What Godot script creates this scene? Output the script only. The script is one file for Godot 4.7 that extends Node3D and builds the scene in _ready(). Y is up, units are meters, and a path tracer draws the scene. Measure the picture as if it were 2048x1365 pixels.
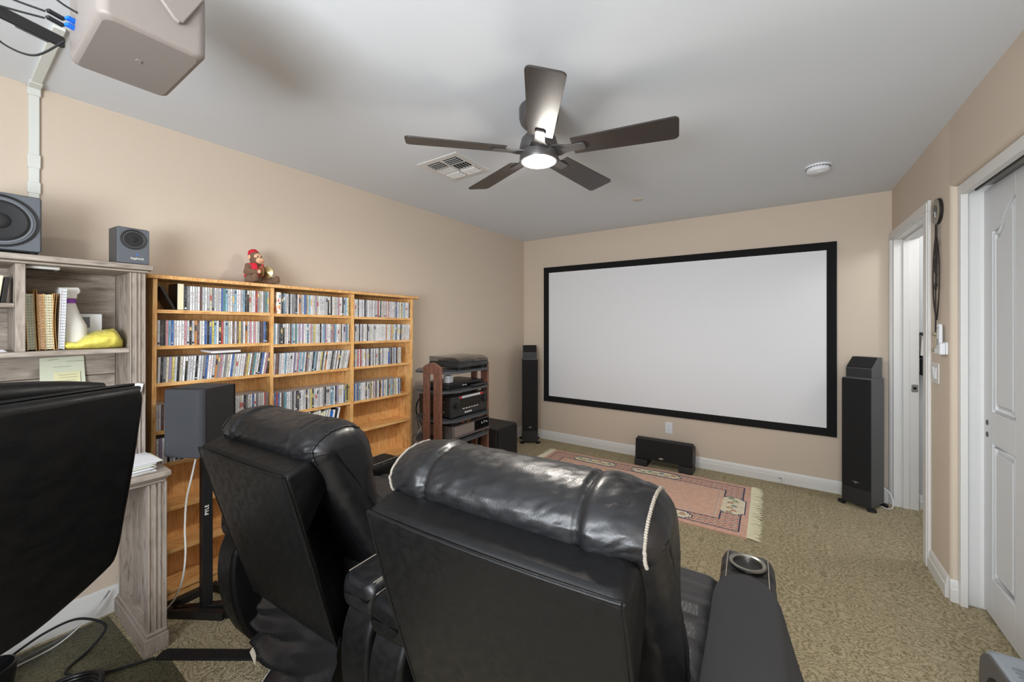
extends Node3D
# A home cinema room: leather recliners before a projector screen, a long shelf of compact discs, a desk and its hutch.
# x runs along the screen wall, -z points at it, y is up; metres. The camera stands over x = 0, z = 0.

const LEFT := -2.70
const RIGHT := 0.70
const FAR := -4.216
const BACK := 1.30
const CEIL := 2.438

var M := {}
var taken := {}
var rng := RandomNumberGenerator.new()


# ---------------------------------------------------------------- mesh building
class Mb:
	var v := PackedVector3Array()
	var n := PackedVector3Array()
	var t := PackedVector2Array()
	var i := PackedInt32Array()
	var xf := Transform3D()

	func vert(p: Vector3, nn: Vector3, uv := Vector2.ZERO) -> int:
		v.append(xf * p)
		n.append((xf.basis * nn).normalized())
		t.append(uv)
		return v.size() - 1

	func tri(a: int, b: int, c: int) -> void:
		# clockwise seen from the side the normals point to
		var f := (v[b] - v[a]).cross(v[c] - v[a])
		if f.dot(n[a] + n[b] + n[c]) > 0.0:
			i.append_array([a, c, b])
		else:
			i.append_array([a, b, c])

	func quad(a: Vector3, b: Vector3, c: Vector3, d: Vector3, nn: Vector3, ua := Vector2(0, 0), ub := Vector2(1, 0), uc := Vector2(1, 1), ud := Vector2(0, 1)) -> void:
		var k := vert(a, nn, ua)
		vert(b, nn, ub)
		vert(c, nn, uc)
		vert(d, nn, ud)
		tri(k, k + 1, k + 2)
		tri(k, k + 2, k + 3)

	# a box with rounded-looking chamfers; grain is the axis the texture's u runs along (-1: the longest)
	func box(c: Vector3, s: Vector3, b := 0.002, grain := -1, off := Vector2.ZERO) -> void:
		var h := s * 0.5
		b = minf(b, minf(h.x, minf(h.y, h.z)) * 0.9)
		if grain < 0:
			grain = s.max_axis_index()
		var id := {}
		for sx in [-1, 1]:
			for sy in [-1, 1]:
				for sz in [-1, 1]:
					var sg := Vector3(sx, sy, sz)
					for ax in 3:
						var p := h * sg - sg * b
						p[ax] = h[ax] * sg[ax]
						var nn := Vector3.ZERO
						nn[ax] = sg[ax]
						var q := p + c
						var o := [1, 2, 0]
						var a1: int = (ax + 1) % 3
						var a2: int = (ax + 2) % 3
						var uv := Vector2(q[a1], q[a2])
						if a2 == grain:
							uv = Vector2(q[a2], q[a1])
						id[[sx, sy, sz, ax]] = vert(q, nn, uv + off)
		for ax in 3:
			var a1: int = (ax + 1) % 3
			var a2: int = (ax + 2) % 3
			for sg in [-1, 1]:
				var ks := []
				for pr in [[-1, -1], [1, -1], [1, 1], [-1, 1]]:
					var k := [0, 0, 0]
					k[ax] = sg
					k[a1] = pr[0]
					k[a2] = pr[1]
					ks.append(id[[k[0], k[1], k[2], ax]])
				tri(ks[0], ks[1], ks[2])
				tri(ks[0], ks[2], ks[3])
			for s1 in [-1, 1]:
				for s2 in [-1, 1]:
					var ks2 := []
					for e in [[-1, a1], [1, a1], [1, a2], [-1, a2]]:
						var k2 := [0, 0, 0]
						k2[ax] = e[0]
						k2[a1] = s1
						k2[a2] = s2
						ks2.append(id[[k2[0], k2[1], k2[2], e[1]]])
					tri(ks2[0], ks2[1], ks2[2])
					tri(ks2[0], ks2[2], ks2[3])
		for sx in [-1, 1]:
			for sy in [-1, 1]:
				for sz in [-1, 1]:
					tri(id[[sx, sy, sz, 0]], id[[sx, sy, sz, 1]], id[[sx, sy, sz, 2]])

	func bx(x0: float, x1: float, y0: float, y1: float, z0: float, z1: float, b := 0.002, grain := -1, off := Vector2.ZERO) -> void:
		box(Vector3((x0 + x1) / 2, (y0 + y1) / 2, (z0 + z1) / 2), Vector3(absf(x1 - x0), absf(y1 - y0), absf(z1 - z0)), b, grain, off)

	# rows of points joined into a smooth skin
	func grid(rows: Array, wrap := false, cap := false, uvs := 1.0) -> void:
		var R := rows.size()
		var C: int = rows[0].size()
		var base := v.size()
		var cc := C + 1 if wrap else C
		var vv := 0.0
		for r in R:
			if r > 0:
				vv += rows[r][0].distance_to(rows[r - 1][0]) if rows[r][0].distance_to(rows[r - 1][0]) > 1e-6 else rows[r][C / 2].distance_to(rows[r - 1][C / 2])
			var uu := 0.0
			for c in cc:
				if c > 0:
					uu += rows[r][c % C].distance_to(rows[r][c - 1])
				v.append(xf * rows[r][c % C])
				n.append(Vector3.ZERO)
				t.append(Vector2(uu, vv) * uvs)
		var vol := 0.0
		var ctr := Vector3.ZERO
		for k in range(base, v.size()):
			ctr += v[k]
		ctr /= maxf(1, v.size() - base)
		var idx := PackedInt32Array()
		for r in R - 1:
			for c in cc - 1:
				var a := base + r * cc + c
				var b := a + 1
				var d := a + cc
				var e := d + 1
				for q in [[a, b, e], [a, e, d]]:
					idx.append_array(q)
					vol += (v[q[0]] - ctr).dot((v[q[1]] - ctr).cross(v[q[2]] - ctr))
		# clockwise is the front: outward triangles have a negative volume in this order
		var flip := vol > 0.0
		for k in range(0, idx.size(), 3):
			if flip:
				var s := idx[k + 1]
				idx[k + 1] = idx[k + 2]
				idx[k + 2] = s
			var fn := (v[idx[k + 2]] - v[idx[k]]).cross(v[idx[k + 1]] - v[idx[k]])
			for q in 3:
				n[idx[k + q]] += fn
		if wrap:
			for r in R:
				var s2 := n[base + r * cc] + n[base + r * cc + C]
				n[base + r * cc] = s2
				n[base + r * cc + C] = s2
		for k in range(base, v.size()):
			n[k] = n[k].normalized() if n[k].length() > 1e-12 else Vector3.UP
		i.append_array(idx)
		if cap:
			for r in [0, R - 1]:
				var m := Vector3.ZERO
				for c in C:
					m += rows[r][c]
				m /= C
				var inner := Vector3.ZERO
				for c in C:
					inner += rows[1 if r == 0 else R - 2][c]
				inner /= C
				var nn := Vector3.ZERO
				for c in C:
					nn += (rows[r][c] - m).cross(rows[r][(c + 1) % C] - m)
				nn = nn.normalized()
				if nn.dot(m - inner) < 0:
					nn = -nn
				var k0 := vert(m, nn, Vector2(0.5, 0.5))
				for c in C:
					vert(rows[r][c], nn, Vector2(rows[r][c].x, rows[r][c].y))
				for c in C:
					tri(k0, k0 + 1 + c, k0 + 1 + (c + 1) % C)

	# a round tube along points
	func tube(pts: Array, r, sides := 8, cap := true) -> void:
		var rows := []
		var up := Vector3(0.123, 0.97, 0.2)
		for k in pts.size():
			var d: Vector3 = (pts[mini(k + 1, pts.size() - 1)] - pts[maxi(k - 1, 0)]).normalized()
			var sd := d.cross(up)
			if sd.length() < 0.05:
				sd = d.cross(Vector3.RIGHT)
			sd = sd.normalized()
			var u2 := sd.cross(d).normalized()
			up = u2
			var rr: float = r[k] if r is Array else r
			var ring := PackedVector3Array()
			for q in sides:
				var a := TAU * q / sides
				ring.append(pts[k] + (sd * cos(a) + u2 * sin(a)) * rr)
			rows.append(ring)
		grid(rows, true, cap)

	# a turned shape: profile of (radius, height) about y through c; smooth where it bends gently
	func lathe(prof: Array, segs := 24, c := Vector3.ZERO, crease := 0.75) -> void:
		var N := prof.size()
		var sn := []
		for k in N - 1:
			var d: Vector2 = prof[k + 1] - prof[k]
			sn.append(Vector2(d.y, -d.x).normalized())
		for k in N - 1:
			var na: Vector2 = sn[k]
			var nb: Vector2 = sn[k]
			if k > 0 and sn[k - 1].dot(sn[k]) > crease:
				na = (sn[k - 1] + sn[k]).normalized()
			if k < N - 2 and sn[k + 1].dot(sn[k]) > crease:
				nb = (sn[k + 1] + sn[k]).normalized()
			var base := v.size()
			for q in segs + 1:
				var a := TAU * q / segs
				var ca := cos(a)
				var sa := sin(a)
				vert(c + Vector3(prof[k].x * ca, prof[k].y, prof[k].x * sa), Vector3(na.x * ca, na.y, na.x * sa), Vector2(a * prof[k].x, prof[k].y))
				vert(c + Vector3(prof[k + 1].x * ca, prof[k + 1].y, prof[k + 1].x * sa), Vector3(nb.x * ca, nb.y, nb.x * sa), Vector2(a * prof[k].x, prof[k + 1].y))
			for q in segs:
				var b0 := base + q * 2
				if prof[k].x > 1e-6:
					tri(b0, b0 + 1, b0 + 2)
				if prof[k + 1].x > 1e-6:
					tri(b0 + 1, b0 + 3, b0 + 2)

	# a flat outline in x, y pushed along z from z0 to z1, its edges eased by b
	func prism(poly: Array, z0: float, z1: float, b := 0.0, crease := 0.8, upright := false) -> void:
		var P := PackedVector2Array(poly)
		if Geometry2D.is_polygon_clockwise(P):
			P.reverse()
		var N := P.size()
		var ins := PackedVector2Array()
		var en := []
		for k in N:
			var d := P[(k + 1) % N] - P[k]
			en.append(Vector2(d.y, -d.x).normalized())
		for k in N:
			var m: Vector2 = en[(k + N - 1) % N] + en[k]
			var l := maxf(m.length_squared() / 2.0, 0.3)
			ins.append(P[k] - m / l * b)
		var ix := Geometry2D.triangulate_polygon(ins if b > 0 else P)
		for side in 2:
			var z := z0 if side == 0 else z1
			var nn := Vector3(0, 0, -1.0 if (z0 < z1) == (side == 0) else 1.0)
			var base := v.size()
			for k in N:
				var p := ins[k] if b > 0 else P[k]
				vert(Vector3(p.x, p.y, z), nn, Vector2(p.y, p.x) if upright else p)
			for k in range(0, ix.size(), 3):
				tri(base + ix[k], base + ix[k + 1], base + ix[k + 2])
		var dz := signf(z1 - z0) * b
		for k in N:
			var k2 := (k + 1) % N
			var na: Vector2 = en[k]
			var nb: Vector2 = en[k]
			if en[(k + N - 1) % N].dot(en[k]) > crease:
				na = (en[(k + N - 1) % N] + en[k]).normalized()
			if en[k2].dot(en[k]) > crease:
				nb = (en[k2] + en[k]).normalized()
			var n3a := Vector3(na.x, na.y, 0)
			var n3b := Vector3(nb.x, nb.y, 0)
			var l2 := P[k].distance_to(P[k2])
			var up := upright
			var q := vert(Vector3(P[k].x, P[k].y, z0 + dz), n3a, Vector2(0, z0) if up else Vector2(z0, 0))
			vert(Vector3(P[k2].x, P[k2].y, z0 + dz), n3b, Vector2(l2, z0) if up else Vector2(z0, l2))
			vert(Vector3(P[k2].x, P[k2].y, z1 - dz), n3b, Vector2(l2, z1) if up else Vector2(z1, l2))
			vert(Vector3(P[k].x, P[k].y, z1 - dz), n3a, Vector2(0, z1) if up else Vector2(z1, 0))
			tri(q, q + 1, q + 2)
			tri(q, q + 2, q + 3)
			if b > 0:
				for side in 2:
					var zo := z0 if side == 0 else z1
					var zi := z0 + dz if side == 0 else z1 - dz
					var fz := Vector3(0, 0, -1.0 if (z0 < z1) == (side == 0) else 1.0)
					var w := vert(Vector3(P[k].x, P[k].y, zi), n3a)
					vert(Vector3(P[k2].x, P[k2].y, zi), n3b)
					vert(Vector3(ins[k2].x, ins[k2].y, zo), fz)
					vert(Vector3(ins[k].x, ins[k].y, zo), fz)
					tri(w, w + 1, w + 2)
					tri(w, w + 2, w + 3)

	func mesh() -> ArrayMesh:
		var a := []
		a.resize(Mesh.ARRAY_MAX)
		a[Mesh.ARRAY_VERTEX] = v
		a[Mesh.ARRAY_NORMAL] = n
		a[Mesh.ARRAY_TEX_UV] = t
		a[Mesh.ARRAY_INDEX] = i
		var m := ArrayMesh.new()
		m.add_surface_from_arrays(Mesh.PRIMITIVE_TRIANGLES, a)
		return m


# axes of a prism laid over: its x, y, z go along the three given directions
func axes(at: Vector3, x: Vector3, y: Vector3, z: Vector3) -> Transform3D:
	return Transform3D(Basis(x, y, z), at)


func spline(pts: Array, per := 8) -> Array:
	var out := []
	for k in pts.size() - 1:
		var a: Vector3 = pts[maxi(k - 1, 0)]
		var b: Vector3 = pts[k]
		var c: Vector3 = pts[k + 1]
		var d: Vector3 = pts[mini(k + 2, pts.size() - 1)]
		for s in per:
			out.append(b.cubic_interpolate(c, a, d, float(s) / per))
	out.append(pts[-1])
	return out


func rounded(w: float, h: float, r: float, seg := 4, c := Vector2.ZERO) -> Array:
	var out := []
	for q in [[1, 1, 0.0], [-1, 1, 0.5], [-1, -1, 1.0], [1, -1, 1.5]]:
		for s in seg + 1:
			var a: float = PI * (q[2] + 0.5 * s / seg)
			out.append(c + Vector2(q[0] * (w / 2 - r) + cos(a) * r, q[1] * (h / 2 - r) + sin(a) * r))
	return out


# ---------------------------------------------------------------- objects
func numbered(called: String) -> String:
	taken[called] = taken.get(called, -1) + 1
	return called if taken[called] == 0 else "%s_%03d" % [called, taken[called]]


func tag(o: Node, label := "", category := "", group := "", kind := "") -> Node:
	for p in [["label", label], ["category", category], ["group", group], ["kind", kind]]:
		if p[1] != "":
			o.set_meta(p[0], p[1])
	return o


func thing(called: String, label: String, category: String, at := Vector3.ZERO, turn := 0.0, group := "") -> Node3D:
	var o := Node3D.new()
	o.name = numbered(called)
	add_child(o)
	o.position = at
	o.rotation.y = turn
	tag(o, label, category, group)
	return o


func obj(called: String, b, m: Material, parent: Node = null, label := "") -> MeshInstance3D:
	var o := MeshInstance3D.new()
	o.mesh = b.mesh() if b is Mb else b
	o.material_override = m
	if parent == null:
		o.name = numbered(called)
		add_child(o)
	else:
		o.name = called
		parent.add_child(o, true)
	if label != "":
		o.set_meta("label", label)
	return o


func struct(called: String, b, m: Material, parent: Node = null) -> MeshInstance3D:
	var o := obj(called, b, m, parent)
	if parent == null:
		o.set_meta("kind", "structure")
	return o


func text(called: String, s: String, size: float, depth: float, m: Material, parent: Node, tr: Transform3D, font := "Droid Sans", bold := false) -> MeshInstance3D:
	var f := SystemFont.new()
	f.font_names = PackedStringArray([font])
	if bold:
		f.font_weight = 700
	var tm := TextMesh.new()
	tm.text = s
	tm.font = f
	tm.font_size = 32
	tm.pixel_size = size / 32.0
	tm.depth = depth
	tm.curve_step = 2.0
	var o := obj(called, tm, m, parent)
	o.transform = tr
	return o


func ordinal(k: int) -> String:
	var w := ["first", "second", "third", "fourth", "fifth", "sixth", "seventh", "eighth", "ninth", "tenth", "eleventh", "twelfth"]
	if k < 12:
		return w[k]
	var j := k + 1
	var e := "th"
	if (j / 10) % 10 != 1:
		e = ["th", "st", "nd", "rd", "th", "th", "th", "th", "th", "th"][j % 10]
	return "%d%s" % [j, e]


# ---------------------------------------------------------------- materials
func mat(called: String, c: Color, rough := 0.6, metal := 0.0) -> StandardMaterial3D:
	var m := StandardMaterial3D.new()
	m.resource_name = called
	m.albedo_color = c
	m.roughness = rough
	m.metallic = metal
	M[called] = m
	return m


func rgb(r: int, g: int, b: int) -> Color:
	return Color8(r, g, b)


func noise(freq: float, seed_: int, type := FastNoiseLite.TYPE_SIMPLEX_SMOOTH, oct := 3) -> FastNoiseLite:
	var n := FastNoiseLite.new()
	n.noise_type = type
	n.seed = seed_
	n.frequency = freq
	n.fractal_octaves = oct
	n.fractal_type = FastNoiseLite.FRACTAL_FBM if oct > 1 else FastNoiseLite.FRACTAL_NONE
	return n


# a picture that repeats: the noise is read on a torus
func tiled(w: int, h: int, f: Callable) -> ImageTexture:
	var im := Image.create(w, h, false, Image.FORMAT_RGB8)
	for y in h:
		for x in w:
			im.set_pixel(x, y, f.call(float(x) / w, float(y) / h))
	return ImageTexture.create_from_image(im)


func torus(n: FastNoiseLite, u: float, v: float, su: float, sv: float) -> float:
	# 3-D noise: round in u, mirrored in v, cheap and seamless
	var a := u * TAU
	var vv := absf(v * 2.0 - 1.0)
	return n.get_noise_3d(cos(a) * su, sin(a) * su, vv * sv)


func wood(called: String, base: Color, dark: Color, light: Color, seed_: int, streak: float, rough: float, per_metre: float, knots := 0.0) -> StandardMaterial3D:
	var n1 := noise(1.0, seed_, FastNoiseLite.TYPE_SIMPLEX_SMOOTH, 4)
	var n2 := noise(1.0, seed_ + 7, FastNoiseLite.TYPE_SIMPLEX_SMOOTH, 2)
	var n3 := noise(1.0, seed_ + 13, FastNoiseLite.TYPE_SIMPLEX, 2)
	var tex := tiled(512, 512, func(u: float, v: float) -> Color:
		var bend := torus(n2, u, v, 0.35, 1.3)
		var rings := 0.5 + 0.5 * sin((v * 9.0 + bend * 3.2) * TAU)
		var fib := torus(n1, u, v, 0.55, 34.0 * streak)
		var fine := torus(n3, u, v, 2.2, 120.0 * streak)
		var k := clampf(0.45 + rings * 0.22 * (1.0 - knots) + fib * (0.75 - 0.25 * knots) + fine * (0.35 - 0.1 * knots), 0.0, 1.0)
		var c := dark.lerp(base, smoothstep(0.0, 0.5, k)).lerp(light, smoothstep(0.5, 1.0, k))
		if knots > 0.0:
			var kn := torus(n2, u + 0.31, v, 1.4, 5.0)
			c = c.lerp(dark.darkened(0.12), clampf((kn - 0.30) * 2.2, 0.0, 1.0) * knots * 0.7)
		return c)
	var m := mat(called, Color.WHITE, rough)
	m.albedo_texture = tex
	m.uv1_scale = Vector3(per_metre, per_metre, per_metre)
	return m


func grain(freq: float, seed_: int, strength := 4.0, type := FastNoiseLite.TYPE_CELLULAR, oct := 2, size := 512) -> NoiseTexture2D:
	var t := NoiseTexture2D.new()
	t.width = size
	t.height = size
	t.seamless = true
	t.as_normal_map = true
	t.bump_strength = strength
	t.noise = noise(freq, seed_, type, oct)
	return t


func relief(m: StandardMaterial3D, t: Texture2D, per_metre: float, amount: float) -> StandardMaterial3D:
	m.normal_enabled = true
	m.normal_texture = t
	m.normal_scale = amount
	m.uv1_triplanar = true
	m.uv1_scale = Vector3(per_metre, per_metre, per_metre)
	return m


func materials() -> void:
	# painted surfaces: a faint orange-peel on the walls, a knocked-down plaster on the ceiling
	var peel := grain(0.035, 11, 3.0, FastNoiseLite.TYPE_SIMPLEX_SMOOTH, 3)
	relief(mat("wall_paint", rgb(206, 191, 174), 0.78), peel, 1.6, 0.05)
	M.wall_paint.uv1_world_triplanar = true
	relief(mat("ceiling_paint", rgb(220, 224, 229), 0.9), grain(0.012, 5, 3.0, FastNoiseLite.TYPE_SIMPLEX_SMOOTH, 3), 0.8, 0.06)
	M.ceiling_paint.uv1_world_triplanar = true
	mat("white_trim", rgb(220, 219, 216), 0.42)
	mat("hall_paint", rgb(196, 197, 199), 0.8)
	mat("door_paint", rgb(208, 210, 212), 0.45)
	# carpet: short loops with darker flecks that run in swirls
	var cw := noise(1.0, 3, FastNoiseLite.TYPE_SIMPLEX_SMOOTH, 2)
	var cf := noise(1.0, 21, FastNoiseLite.TYPE_SIMPLEX, 3)
	var fleck := func(u: float, v: float) -> float:
		var sw := torus(cw, u, v, 0.5, 2.1)
		var band := sin((sw * 5.5 + u * 2.0 * 0.0) * TAU)
		var f := torus(cf, u + band * 0.004, v + sw * 0.05, 9.0, 95.0)
		var g := torus(cf, u + 0.5, v + sw * 0.05, 22.0, 60.0)
		return clampf(0.5 + f * 0.75 + g * 0.45 + band * 0.17, 0.0, 1.0)
	var ctex := tiled(1024, 1024, func(u: float, v: float) -> Color:
		var k: float = fleck.call(u, v)
		return rgb(118, 108, 82).lerp(rgb(184, 171, 141), smoothstep(0.10, 0.50, k)).lerp(rgb(204, 192, 162), smoothstep(0.6, 1.0, k)))
	var carpet := mat("carpet", Color.WHITE, 1.0)
	carpet.albedo_texture = ctex
	carpet.uv1_scale = Vector3(1.6, 1.6, 1)
	carpet.metallic_specular = 0.1
	carpet.normal_enabled = true
	carpet.normal_texture = grain(0.16, 8, 8.0, FastNoiseLite.TYPE_SIMPLEX, 2)
	carpet.normal_scale = 0.55
	# woods
	wood("oak", rgb(225, 173, 108), rgb(186, 126, 66), rgb(240, 197, 140), 4, 1.0, 0.42, 1.3)
	wood("oak_back", rgb(222, 170, 106), rgb(190, 132, 72), rgb(234, 188, 128), 9, 1.2, 0.5, 1.7)
	wood("grey_oak", rgb(160, 149, 138), rgb(112, 100, 90), rgb(184, 175, 166), 15, 0.45, 0.6, 0.9, 0.75)
	wood("walnut", rgb(112, 76, 62), rgb(82, 52, 43), rgb(130, 90, 74), 27, 0.8, 0.32, 1.4)
	# leather: black hide with a fine pebble, worn glossier on the pillows
	var hide := grain(0.055, 2, 5.0, FastNoiseLite.TYPE_CELLULAR, 2)
	relief(mat("leather", rgb(13, 13, 14), 0.42), hide, 9.0, 0.14)
	relief(mat("leather_worn", rgb(21, 21, 23), 0.38), hide, 9.0, 0.16)
	relief(mat("leather_soft", rgb(44, 44, 46), 0.42), hide, 5.0, 0.35)
	relief(mat("office_leather", rgb(12, 12, 13), 0.5), hide, 7.0, 0.2)
	for k in ["leather", "leather_worn", "office_leather"]:
		var wear := NoiseTexture2D.new()
		wear.width = 256
		wear.height = 256
		wear.seamless = true
		wear.noise = noise(0.012, 63, FastNoiseLite.TYPE_SIMPLEX_SMOOTH, 4)
		var ramp := Gradient.new()
		var lo := 0.26 if k == "leather_worn" else 0.32
		ramp.set_color(0, Color(lo, lo, lo))
		ramp.set_color(1, Color(lo + 0.24, lo + 0.24, lo + 0.24))
		wear.color_ramp = ramp
		M[k].roughness = 1.0
		M[k].roughness_texture = wear
	M.leather.metallic_specular = 0.36
	M.office_leather.metallic_specular = 0.36
	mat("thread", rgb(142, 134, 123), 0.8)
	mat("piping", rgb(20, 20, 21), 0.4)
	relief(mat("dark_cloth", rgb(41, 41, 43), 1.0), grain(0.2, 31, 6.0, FastNoiseLite.TYPE_SIMPLEX, 2), 6.0, 0.6)
	M.dark_cloth.rim_enabled = true
	M.dark_cloth.rim = 0.25
	relief(mat("torn_hide", rgb(26, 26, 28), 0.26), hide, 9.0, 0.15)
	# speakers and electronics
	relief(mat("grille_cloth", rgb(17, 17, 18), 0.85), grain(0.3, 41, 4.0, FastNoiseLite.TYPE_SIMPLEX, 1), 8.0, 0.4)
	relief(mat("grey_grille", rgb(66, 68, 74), 0.9), grain(0.3, 43, 4.0, FastNoiseLite.TYPE_SIMPLEX, 1), 8.0, 0.4)
	relief(mat("black_vinyl", rgb(35, 35, 36), 0.55), grain(0.1, 44, 2.0, FastNoiseLite.TYPE_SIMPLEX, 2), 6.0, 0.2)
	relief(mat("grey_vinyl", rgb(92, 97, 104), 0.6), grain(0.1, 45, 2.0, FastNoiseLite.TYPE_SIMPLEX, 2), 6.0, 0.2)
	mat("tower_side", rgb(88, 88, 89), 0.5)
	mat("black_plastic", rgb(40, 40, 41), 0.4)
	mat("black_satin", rgb(22, 22, 23), 0.3)
	mat("black_metal", rgb(28, 28, 29), 0.42)
	mat("cone", rgb(30, 31, 33), 0.7)
	mat("cone_ring", rgb(104, 109, 116), 0.4)
	mat("rubber", rgb(16, 16, 17), 0.75)
	mat("shelf_glass", rgb(70, 72, 76), 0.3)
	mat("amp_grey", rgb(92, 86, 84), 0.45)
	mat("amp_panel", rgb(124, 113, 110), 0.3)
	mat("display_black", rgb(14, 14, 16), 0.12)
	mat("silver", rgb(196, 197, 200), 0.28, 0.9)
	mat("chrome", rgb(214, 214, 214), 0.12, 1.0)
	mat("steel", rgb(176, 174, 165), 0.3, 1.0)
	mat("pewter", rgb(150, 144, 132), 0.4, 0.25)
	mat("pearl", rgb(178, 174, 148), 0.3, 0.5)
	mat("iron", rgb(44, 38, 36), 0.5, 0.3)
	mat("white_plastic", rgb(226, 228, 232), 0.4)
	mat("off_white", rgb(214, 213, 208), 0.5)
	mat("ivory_plastic", rgb(206, 196, 180), 0.5)
	mat("slot_dark", rgb(40, 40, 41), 0.7)
	mat("hole", rgb(12, 12, 12), 0.9)
	mat("paper", rgb(236, 237, 242), 0.8)
	mat("cream_paper", rgb(232, 226, 196), 0.85)
	mat("manila", rgb(222, 180, 118), 0.8)
	mat("peach_paper", rgb(226, 186, 142), 0.8)
	mat("green_paper", rgb(222, 228, 206), 0.85)
	mat("yellow_paper", rgb(238, 236, 190), 0.85)
	mat("ink", rgb(84, 88, 92), 0.8)
	mat("purple", rgb(128, 52, 160), 0.4)
	mat("red", rgb(208, 44, 44), 0.5)
	mat("orange", rgb(232, 120, 48), 0.5)
	mat("blue_plug", rgb(20, 110, 226), 0.4)
	mat("dark_blue", rgb(24, 34, 96), 0.6)
	mat("beige_plastic", rgb(136, 128, 123), 0.5)
	mat("raceway", rgb(214, 217, 212), 0.45)
	mat("grey_abs", rgb(140, 147, 154), 0.45)
	mat("dark_abs", rgb(84, 82, 80), 0.55)
	mat("screen_cloth", rgb(226, 227, 230), 0.9)
	mat("velvet", rgb(10, 10, 11), 0.95)
	mat("bronze", rgb(88, 86, 86), 0.36, 0.45)
	wood("fan_blade", rgb(52, 47, 45), rgb(46, 42, 40), rgb(57, 52, 49), 33, 1.5, 0.34, 2.0)
	relief(mat("yellow_bag", rgb(232, 220, 104), 0.3), grain(0.015, 70, 10.0, FastNoiseLite.TYPE_SIMPLEX_SMOOTH, 3), 7.0, 1.0)
	relief(mat("fur", rgb(128, 98, 76), 1.0), grain(0.12, 51, 10.0, FastNoiseLite.TYPE_SIMPLEX, 2), 12.0, 1.0)
	M.fur.rim_enabled = true
	M.fur.rim = 0.5
	mat("face_felt", rgb(226, 182, 146), 0.9)
	mat("red_felt", rgb(206, 34, 56), 0.9)
	mat("eye", rgb(30, 44, 26), 0.15)
	mat("brass", rgb(196, 178, 132), 0.35, 0.8)
	var mt := mat("mat_plastic", Color(0.20, 0.23, 0.15, 0.34), 0.3)
	mt.transparency = BaseMaterial3D.TRANSPARENCY_ALPHA
	var ac := mat("smoked_acrylic", Color(0.10, 0.09, 0.09, 0.45), 0.06)
	ac.transparency = BaseMaterial3D.TRANSPARENCY_ALPHA
	var lamp := mat("lamp_glow", rgb(255, 250, 242), 0.4)
	lamp.emission_enabled = true
	lamp.emission = rgb(255, 248, 238)
	lamp.emission_energy_multiplier = 2.2
	var wg := mat("window_glass", Color(1, 1, 1, 0.06), 0.02)
	wg.transparency = BaseMaterial3D.TRANSPARENCY_ALPHA
	mat("blind", rgb(232, 232, 230), 0.6)
	M.blind.backlight_enabled = true
	M.blind.backlight = Color(0.5, 0.5, 0.5)
	mat("clear_case", rgb(150, 152, 156), 0.25)


# ---------------------------------------------------------------- the room
func baseboard(called: String, a: Vector3, b: Vector3, inward: Vector3, h := 0.104) -> void:
	var k := Mb.new()
	var along := (b - a).normalized()
	k.xf = axes(a, inward, Vector3.UP, along)
	var s := h / 0.104
	k.prism([Vector2(0, 0), Vector2(0.016, 0), Vector2(0.016, 0.060 * s), Vector2(0.0115, 0.065 * s), Vector2(0.0115, 0.092 * s), Vector2(0.005, h), Vector2(0, h)], 0.0, a.distance_to(b))
	struct(called, k, M.white_trim)


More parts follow.
